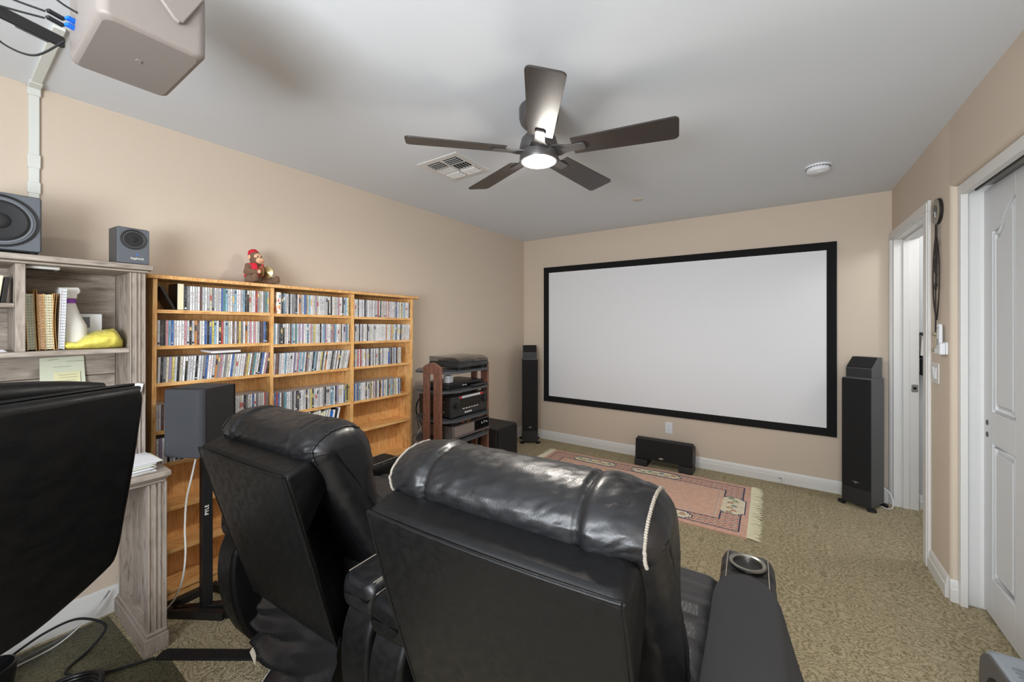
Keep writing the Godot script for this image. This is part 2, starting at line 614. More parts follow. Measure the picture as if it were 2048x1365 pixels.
func room() -> void:
	var b := Mb.new()
	b.bx(LEFT - 0.12, 2.0, -0.1, 0.0, FAR - 0.12, BACK + 0.12, 0.0, 0)
	struct("floor", b, M.carpet)
	b = Mb.new()
	b.bx(LEFT - 0.12, 2.0, CEIL, CEIL + 0.1, FAR - 0.12, BACK + 0.12, 0.0)
	struct("ceiling", b, M.ceiling_paint)
	b = Mb.new()
	b.bx(LEFT - 0.12, LEFT, 0, CEIL, FAR - 0.12, BACK + 0.12, 0.0)
	struct("wall_left", b, M.wall_paint)
	b = Mb.new()
	b.bx(LEFT, RIGHT + 0.13, 0, CEIL, FAR - 0.12, FAR, 0.0)
	struct("wall_far", b, M.wall_paint)
	# back wall with an unseen window, placed to light the room from behind
	b = Mb.new()
	var wx0 := -1.25
	var wx1 := 0.55
	var wy0 := 0.85
	var wy1 := 2.15
	b.bx(LEFT, wx0, 0, CEIL, BACK, BACK + 0.12, 0.0)
	b.bx(wx1, 2.0, 0, CEIL, BACK, BACK + 0.12, 0.0)
	b.bx(wx0, wx1, 0, wy0, BACK, BACK + 0.12, 0.0)
	b.bx(wx0, wx1, wy1, CEIL, BACK, BACK + 0.12, 0.0)
	struct("wall_back", b, M.wall_paint)
	var win := Node3D.new()
	win.name = "unseen_window_1"
	win.set_meta("kind", "structure")
	add_child(win)
	b = Mb.new()
	b.bx(wx0, wx1, wy0, wy0 + 0.05, BACK + 0.03, BACK + 0.09)
	b.bx(wx0, wx1, wy1 - 0.05, wy1, BACK + 0.03, BACK + 0.09)
	b.bx(wx0, wx0 + 0.05, wy0 + 0.05, wy1 - 0.05, BACK + 0.03, BACK + 0.09)
	b.bx(wx1 - 0.05, wx1, wy0 + 0.05, wy1 - 0.05, BACK + 0.03, BACK + 0.09)
	b.bx(-0.38, -0.32, wy0 + 0.05, wy1 - 0.05, BACK + 0.03, BACK + 0.09)
	obj("window_frame", b, M.white_trim, win)
	for s in [[wx0 + 0.05, -0.38], [-0.32, wx1 - 0.05]]:
		b = Mb.new()
		b.bx(s[0], s[1], wy0 + 0.05, wy1 - 0.05, BACK + 0.058, BACK + 0.062, 0.0)
		obj("pane", b, M.window_glass, win)

	# right wall: door opening at the far end, then the stretch with the clock, then the closet opening
	b = Mb.new()
	var t := 0.13
	b.bx(RIGHT, RIGHT + t, 2.06, CEIL, FAR, -3.289, 0.0)
	b.bx(RIGHT, RIGHT + t, 0, 2.06, FAR, -4.178, 0.0)
	b.xf = axes(Vector3.ZERO, Vector3.RIGHT, Vector3(0, 0, 1), Vector3.UP)
	var q := [Vector2(RIGHT + t, -3.289), Vector2(RIGHT, -3.289)]
	for k in 7:   # bullnose at the closet
		var a := PI / 2.0 * k / 6.0
		q.append(Vector2(RIGHT + 0.02 - cos(a) * 0.02, -2.93 + sin(a) * 0.02))
	q.append(Vector2(RIGHT + t, -2.91))
	b.prism(q, 0.0, CEIL, 0.0, 0.7)
	b.xf = axes(Vector3.ZERO, Vector3.RIGHT, Vector3.UP, Vector3(0, 0, 1))
	q = [Vector2(RIGHT + t, CEIL), Vector2(RIGHT, CEIL)]
	for k in 7:
		var a := PI / 2.0 * k / 6.0
		q.append(Vector2(RIGHT + 0.02 - cos(a) * 0.02, 2.112 - sin(a) * 0.02))
	q.append(Vector2(RIGHT + t, 2.092))
	b.prism(q, -2.93, -1.35, 0.0, 0.7)
	b.xf = Transform3D()
	b.bx(RIGHT, RIGHT + t, 0, CEIL, -1.35, BACK, 0.0)
	struct("wall_right", b, M.wall_paint)
	# the hall behind the door and the inside of the closet
	b = Mb.new()
	b.bx(RIGHT + 0.13, 2.0, 0, CEIL, FAR - 0.12, FAR, 0.0)
	b.bx(1.9, 2.0, 0, CEIL, FAR, -3.0, 0.0)
	b.bx(RIGHT + 0.13, 1.9, 0, CEIL, -3.1, -3.0, 0.0)
	struct("wall_hall", b, M.hall_paint)
	b = Mb.new()
	b.bx(1.5, 1.6, 0, CEIL, -3.0, -1.2, 0.0)
	b.bx(RIGHT + 0.13, 1.5, 0, CEIL, -1.33, -1.25, 0.0)
	struct("wall_closet", b, M.hall_paint)

	baseboard("baseboard_far", Vector3(LEFT, 0, FAR), Vector3(RIGHT, 0, FAR), Vector3(0, 0, 1))
	baseboard("baseboard_left", Vector3(LEFT, 0, BACK), Vector3(LEFT, 0, FAR + 0.016), Vector3(1, 0, 0), 0.125)
	baseboard("baseboard_right", Vector3(RIGHT, 0, -3.216), Vector3(RIGHT, 0, -2.925), Vector3(-1, 0, 0), 0.11)
	baseboard("baseboard_closet", Vector3(RIGHT - 0.004, 0, -2.91), Vector3(RIGHT + 0.028, 0, -2.91), Vector3(0, 0, 1), 0.11)
	baseboard("baseboard_hall", Vector3(RIGHT + 0.15, 0, FAR), Vector3(1.9, 0, FAR), Vector3(0, 0, 1))

	# the door frame in the far corner
	var d := Node3D.new()
	d.name = "door_1"
	d.set_meta("kind", "structure")
	add_child(d)
	b = Mb.new()
	for s in [[0.0, 0.016], [0.012, 0.021]]:
		b.bx(RIGHT - s[1], RIGHT, 0, 2.046 + s[0] * 0.3, -3.292 + s[0] * 0.5, -3.218 - s[0], 0.003)
		b.bx(RIGHT - s[1], RIGHT, 2.045 + s[0] * 0.4, 2.108 - s[0], FAR + 0.001, -3.218 - s[0], 0.003)
		b.bx(RIGHT - s[1], RIGHT, 0, 2.046 + s[0] * 0.3, FAR + 0.001, -4.178 - s[0] * 0.5, 0.003)
	obj("door_casing", b, M.white_trim, d)
	b = Mb.new()
	b.bx(RIGHT - 0.001, RIGHT + 0.14, 0, 2.06, -4.178, -4.160, 0.002)
	b.bx(RIGHT - 0.001, RIGHT + 0.14, 0, 2.06, -3.307, -3.289, 0.002)
	b.bx(RIGHT - 0.001, RIGHT + 0.14, 2.042, 2.06, -4.16, -3.307, 0.002)
	obj("door_jamb", b, M.white_trim, d)
	b = Mb.new()
	b.bx(RIGHT + 0.05, RIGHT + 0.088, 0, 2.042, -4.16, -4.149, 0.003)
	b.bx(RIGHT + 0.05, RIGHT + 0.088, 0, 2.042, -3.318, -3.307, 0.003)
	b.bx(RIGHT + 0.05, RIGHT + 0.088, 2.03, 2.042, -4.149, -3.318, 0.003)
	obj("door_stop", b, M.white_trim, d)
	b = Mb.new()
	b.xf = axes(Vector3(0, 0, -4.160), Vector3.RIGHT, Vector3.UP, Vector3(0, 0, 1))
	b.prism(rounded(0.036, 0.057, 0.006, 3, Vector2(RIGHT + 0.116, 0.915)), 0.0, 0.003, 0.001)
	var sp := obj("strike_plate", b, M.steel, d, "small steel strike plate on the white jamb")
	b = Mb.new()
	b.xf = axes(Vector3(RIGHT + 0.116, 0.915, -4.157), Vector3.RIGHT, Vector3(0, 0, -1), Vector3.UP)
	b.lathe([Vector2(0.0001, -0.0012), Vector2(0.009, -0.0012), Vector2(0.010, -0.0002)], 14)
	b.xf = Transform3D()
	obj("latch_hole", b, M.hole, sp)

	# closet: painted frame, header track and two sliding panel doors
	d = Node3D.new()
	d.name = "door_2"
	d.set_meta("kind", "structure")
	add_child(d)
	b = Mb.new()
	b.bx(RIGHT + 0.024, RIGHT + 0.052, 0, 2.092, -2.91, -2.868, 0.003)
	b.bx(RIGHT + 0.024, RIGHT + 0.052, 2.038, 2.092, -2.868, -1.40, 0.003)
	b.bx(RIGHT + 0.024, RIGHT + 0.052, 0, 2.092, -1.40, -1.35, 0.003)
	obj("door_casing", b, M.white_trim, d)
	b = Mb.new()
	b.bx(RIGHT + 0.05, RIGHT + 0.20, 0, 2.092, -2.93, -2.905, 0.002)
	b.bx(RIGHT + 0.05, RIGHT + 0.20, 2.075, 2.11, -2.905, -1.35, 0.002)
	obj("door_jamb", b, M.white_trim, d)
	b = Mb.new()
	b.bx(RIGHT + 0.08, RIGHT + 0.088, 2.055, 2.078, -2.9, -1.36, 0.001)
	b.bx(RIGHT + 0.155, RIGHT + 0.163, 2.055, 2.078, -2.9, -1.36, 0.001)
	obj("door_track", b, M.dark_abs, d)
	closet_door("door_3", RIGHT + 0.112, -2.928, true)
	closet_door("door_4", RIGHT + 0.155, -2.20, false)


# a moulded white door: two columns, arched panels above and square ones below
func closet_door(called: String, x: float, z: float, holes: bool) -> void:
	var d := Node3D.new()
	d.name = called
	d.set_meta("kind", "structure")
	add_child(d)
	var w := 0.78
	var st := 0.115   # stile
	var pw := 0.225   # panel width
	var b := Mb.new()
	var core := x + 0.012
	b.bx(core, x + 0.035, 0.012, 2.05, z, z + w, 0.002)
	# raised field round the panels, cut so that the panels lie lower
	b.bx(x, core + 0.001, 0.012, 2.05, z, z + st, 0.003)
	b.bx(x, core + 0.001, 0.012, 2.05, z + w - st, z + w, 0.003)
	b.bx(x, core + 0.001, 0.012, 2.05, z + st + pw, z + w - st - pw, 0.003)
	for s in [z + st, z + w - st - pw]:
		b.bx(x, core + 0.001, 0.012, 0.20, s, s + pw, 0.003)
		b.bx(x, core + 0.001, 0.835, 0.985, s, s + pw, 0.003)
	b.xf = axes(Vector3(x, 0, 0), Vector3(0, 0, 1), Vector3.UP, Vector3.RIGHT)
	for side in 2:
		var q := []
		var s0 := z + st if side == 0 else z + w - st - pw
		var steps := 14
		for k in steps + 1:
			q.append(Vector2(s0 + pw * k / steps, arch(float(k) / steps if side == 0 else 1.0 - float(k) / steps)))
		q.append(Vector2(s0 + pw, 2.05))
		q.append(Vector2(s0, 2.05))
		b.prism(q, 0.0, 0.013, 0.002)
	b.xf = Transform3D()
	obj("door_leaf", b, M.door_paint, d)
	for side in 2:
		var s0 := z + st if side == 0 else z + w - st - pw
		for tier in 2:
			var q := []
			var ins := 0.034
			if tier == 0:
				q = [Vector2(s0 + ins, 0.20 + ins), Vector2(s0 + pw - ins, 0.20 + ins), Vector2(s0 + pw - ins, 0.835 - ins), Vector2(s0 + ins, 0.835 - ins)]
			else:
				q = [Vector2(s0 + pw - ins, 0.985 + ins), Vector2(s0 + ins, 0.985 + ins)]
				for k in 13:
					var f := float(k) / 12
					q.append(Vector2(s0 + ins + (pw - 2 * ins) * f, arch(f if side == 0 else 1.0 - f) - ins * 1.05))
			b = Mb.new()
			b.xf = axes(Vector3(x, 0, 0), Vector3(0, 0, 1), Vector3.UP, Vector3.RIGHT)
			b.prism(q, 0.002, 0.013, 0.009)
			obj("door_panel", b, M.door_paint, d)
			# moulding bead round the panel
			b = Mb.new()
			var pts := []
			for k in q.size():
				var c: Vector2 = q[k]
				pts.append(Vector3(x + 0.010, c.y, c.x))
			var mid := Vector3.ZERO
			for p in pts:
				mid += p
			mid /= pts.size()
			for k in pts.size():
				var o: Vector3 = (pts[k] - mid)
				pts[k] += Vector3(0, signf(o.y), signf(o.z)) * 0.02
			pts.append(pts[0])
			b.tube(pts, 0.008, 8, false)
			obj("door_moulding", b, M.door_paint, d)
	if holes:
		for y in [0.925, 0.868]:
			b = Mb.new()
			b.xf = axes(Vector3(x, y, z + 0.062), Vector3.UP, Vector3.LEFT, Vector3(0, 0, 1))
			b.lathe([Vector2(0.0001, 0.0006), Vector2(0.0095, 0.0006), Vector2(0.0095, 0.002), Vector2(0.0125, 0.002), Vector2(0.0135, -0.002)], 16)
			obj("door_pull", b, M.dark_abs, d, "small round dark pull hole")


func arch(f: float) -> float:
	return 1.835 + 0.115 * smoothstep(0.12, 1.0, f)


# ---------------------------------------------------------------- ceiling things
func ceiling_fan() -> void:
	var at := Vector3(-0.966, 0, -1.64)
	var t := thing("ceiling_fan", "five-bladed dark bronze ceiling fan with a lit round lamp", "ceiling fan", Vector3(at.x, CEIL, at.z))
	var b := Mb.new()
	b.lathe([Vector2(0.0001, 0), Vector2(0.091, 0), Vector2(0.095, -0.008), Vector2(0.094, -0.055), Vector2(0.086, -0.078), Vector2(0.062, -0.102), Vector2(0.042, -0.118), Vector2(0.0001, -0.118)], 36)
	obj("canopy", b, M.bronze, t)
	b = Mb.new()
	b.lathe([Vector2(0.0001, -0.11), Vector2(0.040, -0.115), Vector2(0.062, -0.132), Vector2(0.083, -0.155), Vector2(0.092, -0.190), Vector2(0.092, -0.205), Vector2(0.080, -0.222), Vector2(0.0001, -0.222)], 40)
	obj("motor_housing", b, M.bronze, t)
	var lk := Mb.new()
	lk.lathe([Vector2(0.0001, -0.215), Vector2(0.078, -0.215), Vector2(0.090, -0.222), Vector2(0.092, -0.252), Vector2(0.088, -0.262), Vector2(0.083, -0.263), Vector2(0.083, -0.255)], 40)
	var ring := obj("light_kit", lk, M.bronze, t)
	b = Mb.new()
	b.lathe([Vector2(0.083, -0.256), Vector2(0.080, -0.264), Vector2(0.06, -0.271), Vector2(0.03, -0.274), Vector2(0.0001, -0.275)], 36)
	obj("lamp_diffuser", b, M.lamp_glow, ring, "glowing white round lamp diffuser")
	for k in 5:
		var ang := deg_to_rad([-11.8, 57.4, 134.0, 202.5, 276.5][k])
		var dir := Vector3(cos(ang), 0, sin(ang))
		var side := Vector3(-sin(ang), 0, cos(ang))   # +z side of the +x blade
		var pitch := deg_to_rad(12.0)
		var w := (side * cos(pitch) + Vector3.UP * sin(pitch)).normalized()
		var up := dir.cross(w)
		if up.y < 0:
			up = -up
		var org := Vector3(0, -0.213, 0)
		var arm := Mb.new()
		arm.xf = axes(org, dir, w, up)
		var q := [Vector2(0.06, -0.045), Vector2(0.105, -0.040), Vector2(0.135, -0.026), Vector2(0.16, -0.024), Vector2(0.215, -0.024), Vector2(0.225, -0.016), Vector2(0.225, 0.016), Vector2(0.215, 0.024), Vector2(0.16, 0.024), Vector2(0.135, 0.026), Vector2(0.105, 0.040), Vector2(0.06, 0.045)]
		arm.prism(q, -0.012, -0.004, 0.002)
		var bk := obj("blade_iron", arm, M.bronze, t)
		var hole := Mb.new()
		hole.xf = axes(org + dir * 0.118 - up * 0.0125, dir, up, w)
		hole.lathe([Vector2(0.0001, 0.0), Vector2(0.011, 0.0), Vector2(0.013, 0.001)], 16)
		obj("bolt_cover", hole, M.dark_abs, bk)
		b = Mb.new()
		b.xf = axes(org, dir, w, up)
		q = [Vector2(0.165, -0.056), Vector2(0.59, -0.071)]
		for s in 6:
			var a := -PI / 2 + PI / 2 * s / 5.0
			q.append(Vector2(0.598 + cos(a) * 0.022, -0.049 + sin(a) * 0.022))
		for s in 6:
			var a := PI / 2 * s / 5.0
			q.append(Vector2(0.598 + cos(a) * 0.022, 0.049 + sin(a) * 0.022))
		q.append(Vector2(0.59, 0.071))
		q.append(Vector2(0.165, 0.056))
		b.prism(q, -0.004, 0.003, 0.001)
		obj("blade", b, M.fan_blade, t)
	# the lamp's own light
	var l := OmniLight3D.new()
	l.name = "fan_lamp_light"
	l.light_color = Color(1.0, 0.97, 0.93)
	l.light_energy = FAN_ENERGY
	l.light_size = 0.045
	l.omni_range = 12.0
	l.omni_attenuation = 2.0
	l.shadow_enabled = true
	l.position = Vector3(at.x, CEIL - 0.315, at.z)
	add_child(l)
	var dn := AreaLight3D.new()
	dn.name = "fan_lamp_downlight"
	dn.area_size = Vector2(0.15, 0.15)
	dn.light_color = Color(1.0, 0.97, 0.93)
	dn.light_energy = DOWN_ENERGY
	dn.area_normalize_energy = true
	dn.area_range = 12.0
	dn.area_attenuation = 2.0
	dn.shadow_enabled = true
	dn.position = Vector3(at.x, CEIL - 0.279, at.z)
	dn.rotation.x = -PI / 2
	add_child(dn)


func ceiling_bits() -> void:
	# four-way supply grille
	var c := Vector3(-1.795, CEIL, -1.95)
	var t := thing("ceiling_vent", "white square four-way air vent in the ceiling beside the fan", "vent", c)
	var b := Mb.new()
	var h := 0.172
	var o := 0.128
	for s in [[-h, h, -h, -o], [-h, h, o, h], [-h, -o, -o, o], [o, h, -o, o]]:
		b.bx(s[0], s[1], -0.007, 0.0, s[2], s[3], 0.003)
	b.bx(-0.008, 0.008, -0.008, 0.0, -o, o, 0.002)
	b.bx(-o, o, -0.008, 0.0, -0.046, -0.038, 0.002)
	b.bx(-o, o, -0.008, 0.0, 0.038, 0.046, 0.002)
	obj("vent_frame", b, M.white_trim, t)
	b = Mb.new()
	b.bx(-o, o, -0.0012, 0.0, -o, o, 0.0)
	obj("vent_shade_sheet", b, M.slot_dark, t)  # flat dark sheet, stands in for the shade above the slats
	for side in [-1, 1]:
		for k in 4:
			for half in [-1, 1]:
				b = Mb.new()
				b.xf = Transform3D(Basis(Vector3.RIGHT, side * 0.75), Vector3(half * 0.068, -0.009, side * (0.056 + k * 0.021)))
				b.box(Vector3.ZERO, Vector3(0.116, 0.0016, 0.018), 0.0005)
				obj("slat", b, M.white_trim, t)
		for k in 5:
			b = Mb.new()
			b.xf = Transform3D(Basis(Vector3(0, 0, 1), -side * 0.75), Vector3(side * (0.020 + k * 0.024), -0.009, 0))
			b.box(Vector3.ZERO, Vector3(0.018, 0.0016, 0.074), 0.0005)
			obj("slat", b, M.white_trim, t)
	# smoke alarm
	t = thing("smoke_alarm", "round white smoke alarm on the ceiling toward the screen wall", "smoke alarm", Vector3(0.19, CEIL, -3.29))
	b = Mb.new()
	b.lathe([Vector2(0.0001, 0), Vector2(0.072, 0), Vector2(0.074, -0.004), Vector2(0.073, -0.012), Vector2(0.0001, -0.012)], 36)
	obj("base", b, M.white_plastic, t)
	b = Mb.new()
	b.lathe([Vector2(0.062, -0.012), Vector2(0.064, -0.017), Vector2(0.060, -0.036), Vector2(0.050, -0.043), Vector2(0.0001, -0.045)], 36)
	obj("cover", b, M.white_plastic, t)
	b = Mb.new()
	for k in 26:
		var a := TAU * k / 26
		b.xf = Transform3D(Basis(Vector3.UP, -a), Vector3(cos(a) * 0.0645, -0.0145, sin(a) * 0.0645))
		b.box(Vector3.ZERO, Vector3(0.004, 0.0035, 0.009), 0.0005)
	b.xf = Transform3D()
	obj("slots", b, M.slot_dark, t)
	b = Mb.new()
	b.lathe([Vector2(0.0001, -0.050), Vector2(0.014, -0.049), Vector2(0.018, -0.045), Vector2(0.018, -0.042)], 20, Vector3(0.012, 0, 0.02))
	obj("test_button", b, M.white_plastic, t)
	t = thing("sprinkler_cover", "small flat beige round cover plate on the ceiling near the screen", "cover plate", Vector3(-1.0, CEIL, -3.32))
	b = Mb.new()
	b.lathe([Vector2(0.0001, -0.006), Vector2(0.036, -0.006), Vector2(0.041, -0.003), Vector2(0.041, 0)], 28)
	obj("plate", b, M.ivory_plastic, t)


func projector() -> void:
	var y0 := 2.10
	var t := thing("projector", "large beige grey projector hanging upside down from the ceiling", "projector", Vector3(-1.427, y0, -0.31))
	var b := Mb.new()
	var hx := 0.164
	var hz := 0.103
	# rounded case; the long edges towards the screen and the room are softly rounded
	var rows := []
	for s in [[0.0, 0.014], [0.004, 0.005], [0.012, 0.0], [0.16, 0.0], [0.178, 0.006], [0.19, 0.02]]:
		var ring := PackedVector3Array()
		for p in rounded((hx - s[1]) * 2, (hz - s[1]) * 2, 0.022, 5):
			ring.append(Vector3(p.x, s[0], p.y))
		rows.append(ring)
	b.grid(rows, true, true)
	var body := obj("case", b, M.beige_plastic, t)
	b = Mb.new()
	b.xf = axes(Vector3(0.01, -0.0005, 0.0), Vector3.RIGHT, Vector3(0, 0, 1), Vector3.DOWN)
	b.prism(rounded(0.016, 0.012, 0.003), -0.002, 0.001, 0.0005)
	obj("recycling_mark", b, M.beige_plastic, body)
	# lens towards the screen
	b = Mb.new()
	b.xf = axes(Vector3(0.07, 0.09, -hz), Vector3.RIGHT, Vector3(0, 0, -1), Vector3.UP)
	b.lathe([Vector2(0.0001, 0.004), Vector2(0.034, 0.002), Vector2(0.036, 0.004), Vector2(0.043, 0.004), Vector2(0.046, -0.002)], 28)
	obj("lens", b, M.display_black, t)
	# turned mounting plate on the side towards the room, with its bracket up to the ceiling
	b = Mb.new()
	b.xf = axes(Vector3(hx, 0, 0), Vector3(0, 0, -1), Vector3.UP, Vector3.RIGHT)
	var q := [Vector2(-0.025, 0.128), Vector2(0.030, 0.062), Vector2(0.040, 0.058), Vector2(0.050, 0.062), Vector2(0.094, 0.15), Vector2(0.094, 0.17), Vector2(-0.025, 0.17)]
	b.prism(q, -0.001, 0.012, 0.004)
	obj("side_cover", b, M.beige_plastic, t)
	b = Mb.new()
	b.bx(-0.06, 0.06, 0.188, 0.196, -0.06, 0.06, 0.002)
	b.tube([Vector3(0, 0.19, 0), Vector3(0, CEIL - y0 - 0.01, 0)], 0.022, 16)
	b.lathe([Vector2(0.0001, CEIL - y0), Vector2(0.06, CEIL - y0), Vector2(0.06, CEIL - y0 - 0.012), Vector2(0.03, CEIL - y0 - 0.02), Vector2(0.0001, CEIL - y0 - 0.02)], 24)
	obj("ceiling_mount", b, M.off_white, t)
	# rear connections on the side towards the desk: back face is +z
	var P := func(x: float, y: float, z: float) -> Vector3: return Vector3(x, y, z)
	t = thing("streaming_box", "slim black adapter box plugged into the back of the projector", "adapter", Vector3(-1.56, 2.155, -0.205))
	b = Mb.new()
	b.xf = Transform3D(Basis(Vector3.UP, 0.30), Vector3(-0.01, 0.0, 0.09))
	b.box(Vector3.ZERO, Vector3(0.012, 0.030, 0.18), 0.004)
	obj("body", b, M.black_plastic, t)
	b = Mb.new()
	b.xf = Transform3D(Basis(Vector3.UP, 0.30), Vector3(-0.026, -0.006, 0.06))
	b.box(Vector3.ZERO, Vector3(0.010, 0.018, 0.06), 0.002)
	obj("plug", b, M.tower_side, t)
	for k in 2:
		var o := thing("usb_plug", ["blue USB plug nearer the top on the projector's back", "blue and black USB plug just under the other one"][k], "plug", Vector3(-1.50 - k * 0.006, 2.178 - k * 0.014, -0.207))
		b = Mb.new()
		b.xf = Transform3D(Basis(Vector3.UP, 0.35), Vector3(-0.003, 0, 0.006))
		b.box(Vector3.ZERO, Vector3(0.016, 0.008, 0.02), 0.0015)
		obj("tongue", b, M.blue_plug, o)
		b = Mb.new()
		b.xf = Transform3D(Basis(Vector3.UP, 0.35), Vector3(-0.010, 0, 0.032))
		b.box(Vector3.ZERO, Vector3(0.013, 0.009, 0.034), 0.003)
		obj("grip", b, M.black_plastic, o)
	var runs := [
		[Vector3(-1.515, 2.178, -0.158), Vector3(-1.545, 2.19, -0.08), Vector3(-1.56, 2.225, 0.02), Vector3(-1.53, 2.30, 0.12)],
		[Vector3(-1.522, 2.164, -0.158), Vector3(-1.56, 2.165, -0.07), Vector3(-1.62, 2.19, 0.05), Vector3(-1.70, 2.20, 0.2)],
		[Vector3(-1.575, 2.158, -0.10), Vector3(-1.585, 2.20, -0.07), Vector3(-1.58, 2.27, -0.03), Vector3(-1.56, 2.36, 0.02)],
		[Vector3(-1.62, 2.142, -0.08), Vector3(-1.64, 2.115, -0.10), Vector3(-1.61, 2.10, -0.15), Vector3(-1.55, 2.14, -0.195)],
		[Vector3(-1.47, 2.185, -0.207), Vector3(-1.475, 2.20, -0.17), Vector3(-1.48, 2.25, -0.12), Vector3(-1.47, 2.32, -0.06)]]
	var says := ["black cable rising from the upper blue plug on the projector", "black cable running left from the lower blue plug", "thick black cable crossing behind the slim adapter box", "thin black cable looping below the slim adapter box", "black cable rising straight from the projector's back"]
	for k in runs.size():
		b = Mb.new()
		b.tube(spline(runs[k], 10), 0.0042 if k == 2 else 0.0024, 8)
		tag(obj("projector_cable", b, M.rubber), says[k], "cable", "cables behind the projector")
	# raceway: along the ceiling, an elbow, then down the wall
	t = thing("cable_raceway", "white cable raceway from the ceiling down the tan wall", "raceway", Vector3(LEFT, CEIL, -0.25))
	b = Mb.new()
	b.bx(0.04, 0.62, -0.012, 0.0, -0.016, 0.016, 0.003)
	obj("ceiling_channel", b, M.raceway, t)
	b = Mb.new()
	b.bx(0.0, 0.012, -0.76, -0.04, -0.016, 0.016, 0.003)
	obj("wall_channel", b, M.raceway, t)
	b = Mb.new()
	b.bx(0.0, 0.017, -0.045, 0.0, -0.020, 0.020, 0.004)
	b.bx(0.0, 0.075, -0.016, 0.0, -0.020, 0.020, 0.004)
	obj("elbow", b, M.raceway, t)
	b = Mb.new()
	b.bx(0.0, 0.0145, -0.36, -0.30, -0.019, 0.019, 0.003)
	obj("coupling", b, M.raceway, t)
	b = Mb.new()
	b.bx(0.0, 0.0145, -0.47, -0.42, -0.019, 0.019, 0.003)
	obj("coupling", b, M.raceway, t)


# ---------------------------------------------------------------- screen wall
func screen_wall() -> void:
	var t := thing("projection_screen", "large white projector screen in a black velvet frame on the far wall", "projection screen", Vector3(-1.0175, 1.272, FAR))
	var W := 2.766
	var H := 1.615
	var fw := 0.066
	var b := Mb.new()
	b.bx(-W / 2 + fw - 0.01, W / 2 - fw + 0.01, -H / 2 + fw - 0.01, H / 2 - fw + 0.01, 0.004, 0.012, 0.0)
	obj("screen_surface", b, M.screen_cloth, t)
	for s in [[-1, 0], [1, 0], [0, -1], [0, 1]]:
		b = Mb.new()
		if s[0] != 0:
			b.xf = axes(Vector3(s[0] * W / 2, 0, 0), Vector3(-s[0], 0, 0), Vector3(0, 0, 1), Vector3.UP)
			b.prism([Vector2(0, 0), Vector2(fw, 0), Vector2(fw, 0.013), Vector2(fw * 0.5, 0.026), Vector2(0.006, 0.028), Vector2(0, 0.022)], -H / 2 + 0.0, H / 2)
		else:
			b.xf = axes(Vector3(0, s[1] * H / 2, 0), Vector3(0, -s[1], 0), Vector3(0, 0, 1), Vector3.RIGHT)
			b.prism([Vector2(0, 0), Vector2(fw, 0), Vector2(fw, 0.013), Vector2(fw * 0.5, 0.026), Vector2(0.006, 0.028), Vector2(0, 0.022)], -W / 2 + 0.002, W / 2 - 0.002)
		obj("frame_bar", b, M.velvet, t)

	# wall outlet
	t = thing("wall_outlet", "white double wall outlet under the projector screen", "outlet", Vector3(-0.955, 0.345, FAR))
	b = Mb.new()
	b.prism(rounded(0.07, 0.114, 0.004), 0.0, 0.006, 0.002)
	obj("plate", b, M.white_plastic, t)
	for s in [-1, 1]:
		b = Mb.new()
		b.prism(rounded(0.032, 0.028, 0.008, 4, Vector2(0, s * 0.0195)), 0.005, 0.0075, 0.001)
		var fc := obj("socket", b, M.white_plastic, t)
		b = Mb.new()
		for q in [[-0.006, 0.006, 0.0022, 0.008], [0.006, 0.006, 0.0022, 0.007], [0, -0.006, 0.004, 0.004]]:
			b.box(Vector3(q[0], s * 0.0195 + q[1], 0.0075), Vector3(q[2], q[3], 0.0006), 0.0)
		obj("slots", b, M.slot_dark, fc)
	# door stop on the baseboard
	t = thing("door_stop", "small white spring door stop on the baseboard below the screen", "door stop", Vector3(-0.022, 0.045, FAR + 0.016))
	b = Mb.new()
	b.xf = axes(Vector3.ZERO, Vector3.RIGHT, Vector3(0, 0, 1), Vector3.UP)
	b.lathe([Vector2(0.0001, 0), Vector2(0.010, 0), Vector2(0.010, 0.006), Vector2(0.005, 0.008), Vector2(0.005, 0.05), Vector2(0.0001, 0.05)], 14)
	obj("spring", b, M.steel, t)
	b = Mb.new()
	b.xf = axes(Vector3.ZERO, Vector3.RIGHT, Vector3(0, 0, 1), Vector3.UP)
	b.lathe([Vector2(0.008, 0.048), Vector2(0.009, 0.062), Vector2(0.006, 0.068), Vector2(0.0001, 0.068)], 14)
	obj("tip", b, M.white_plastic, t)


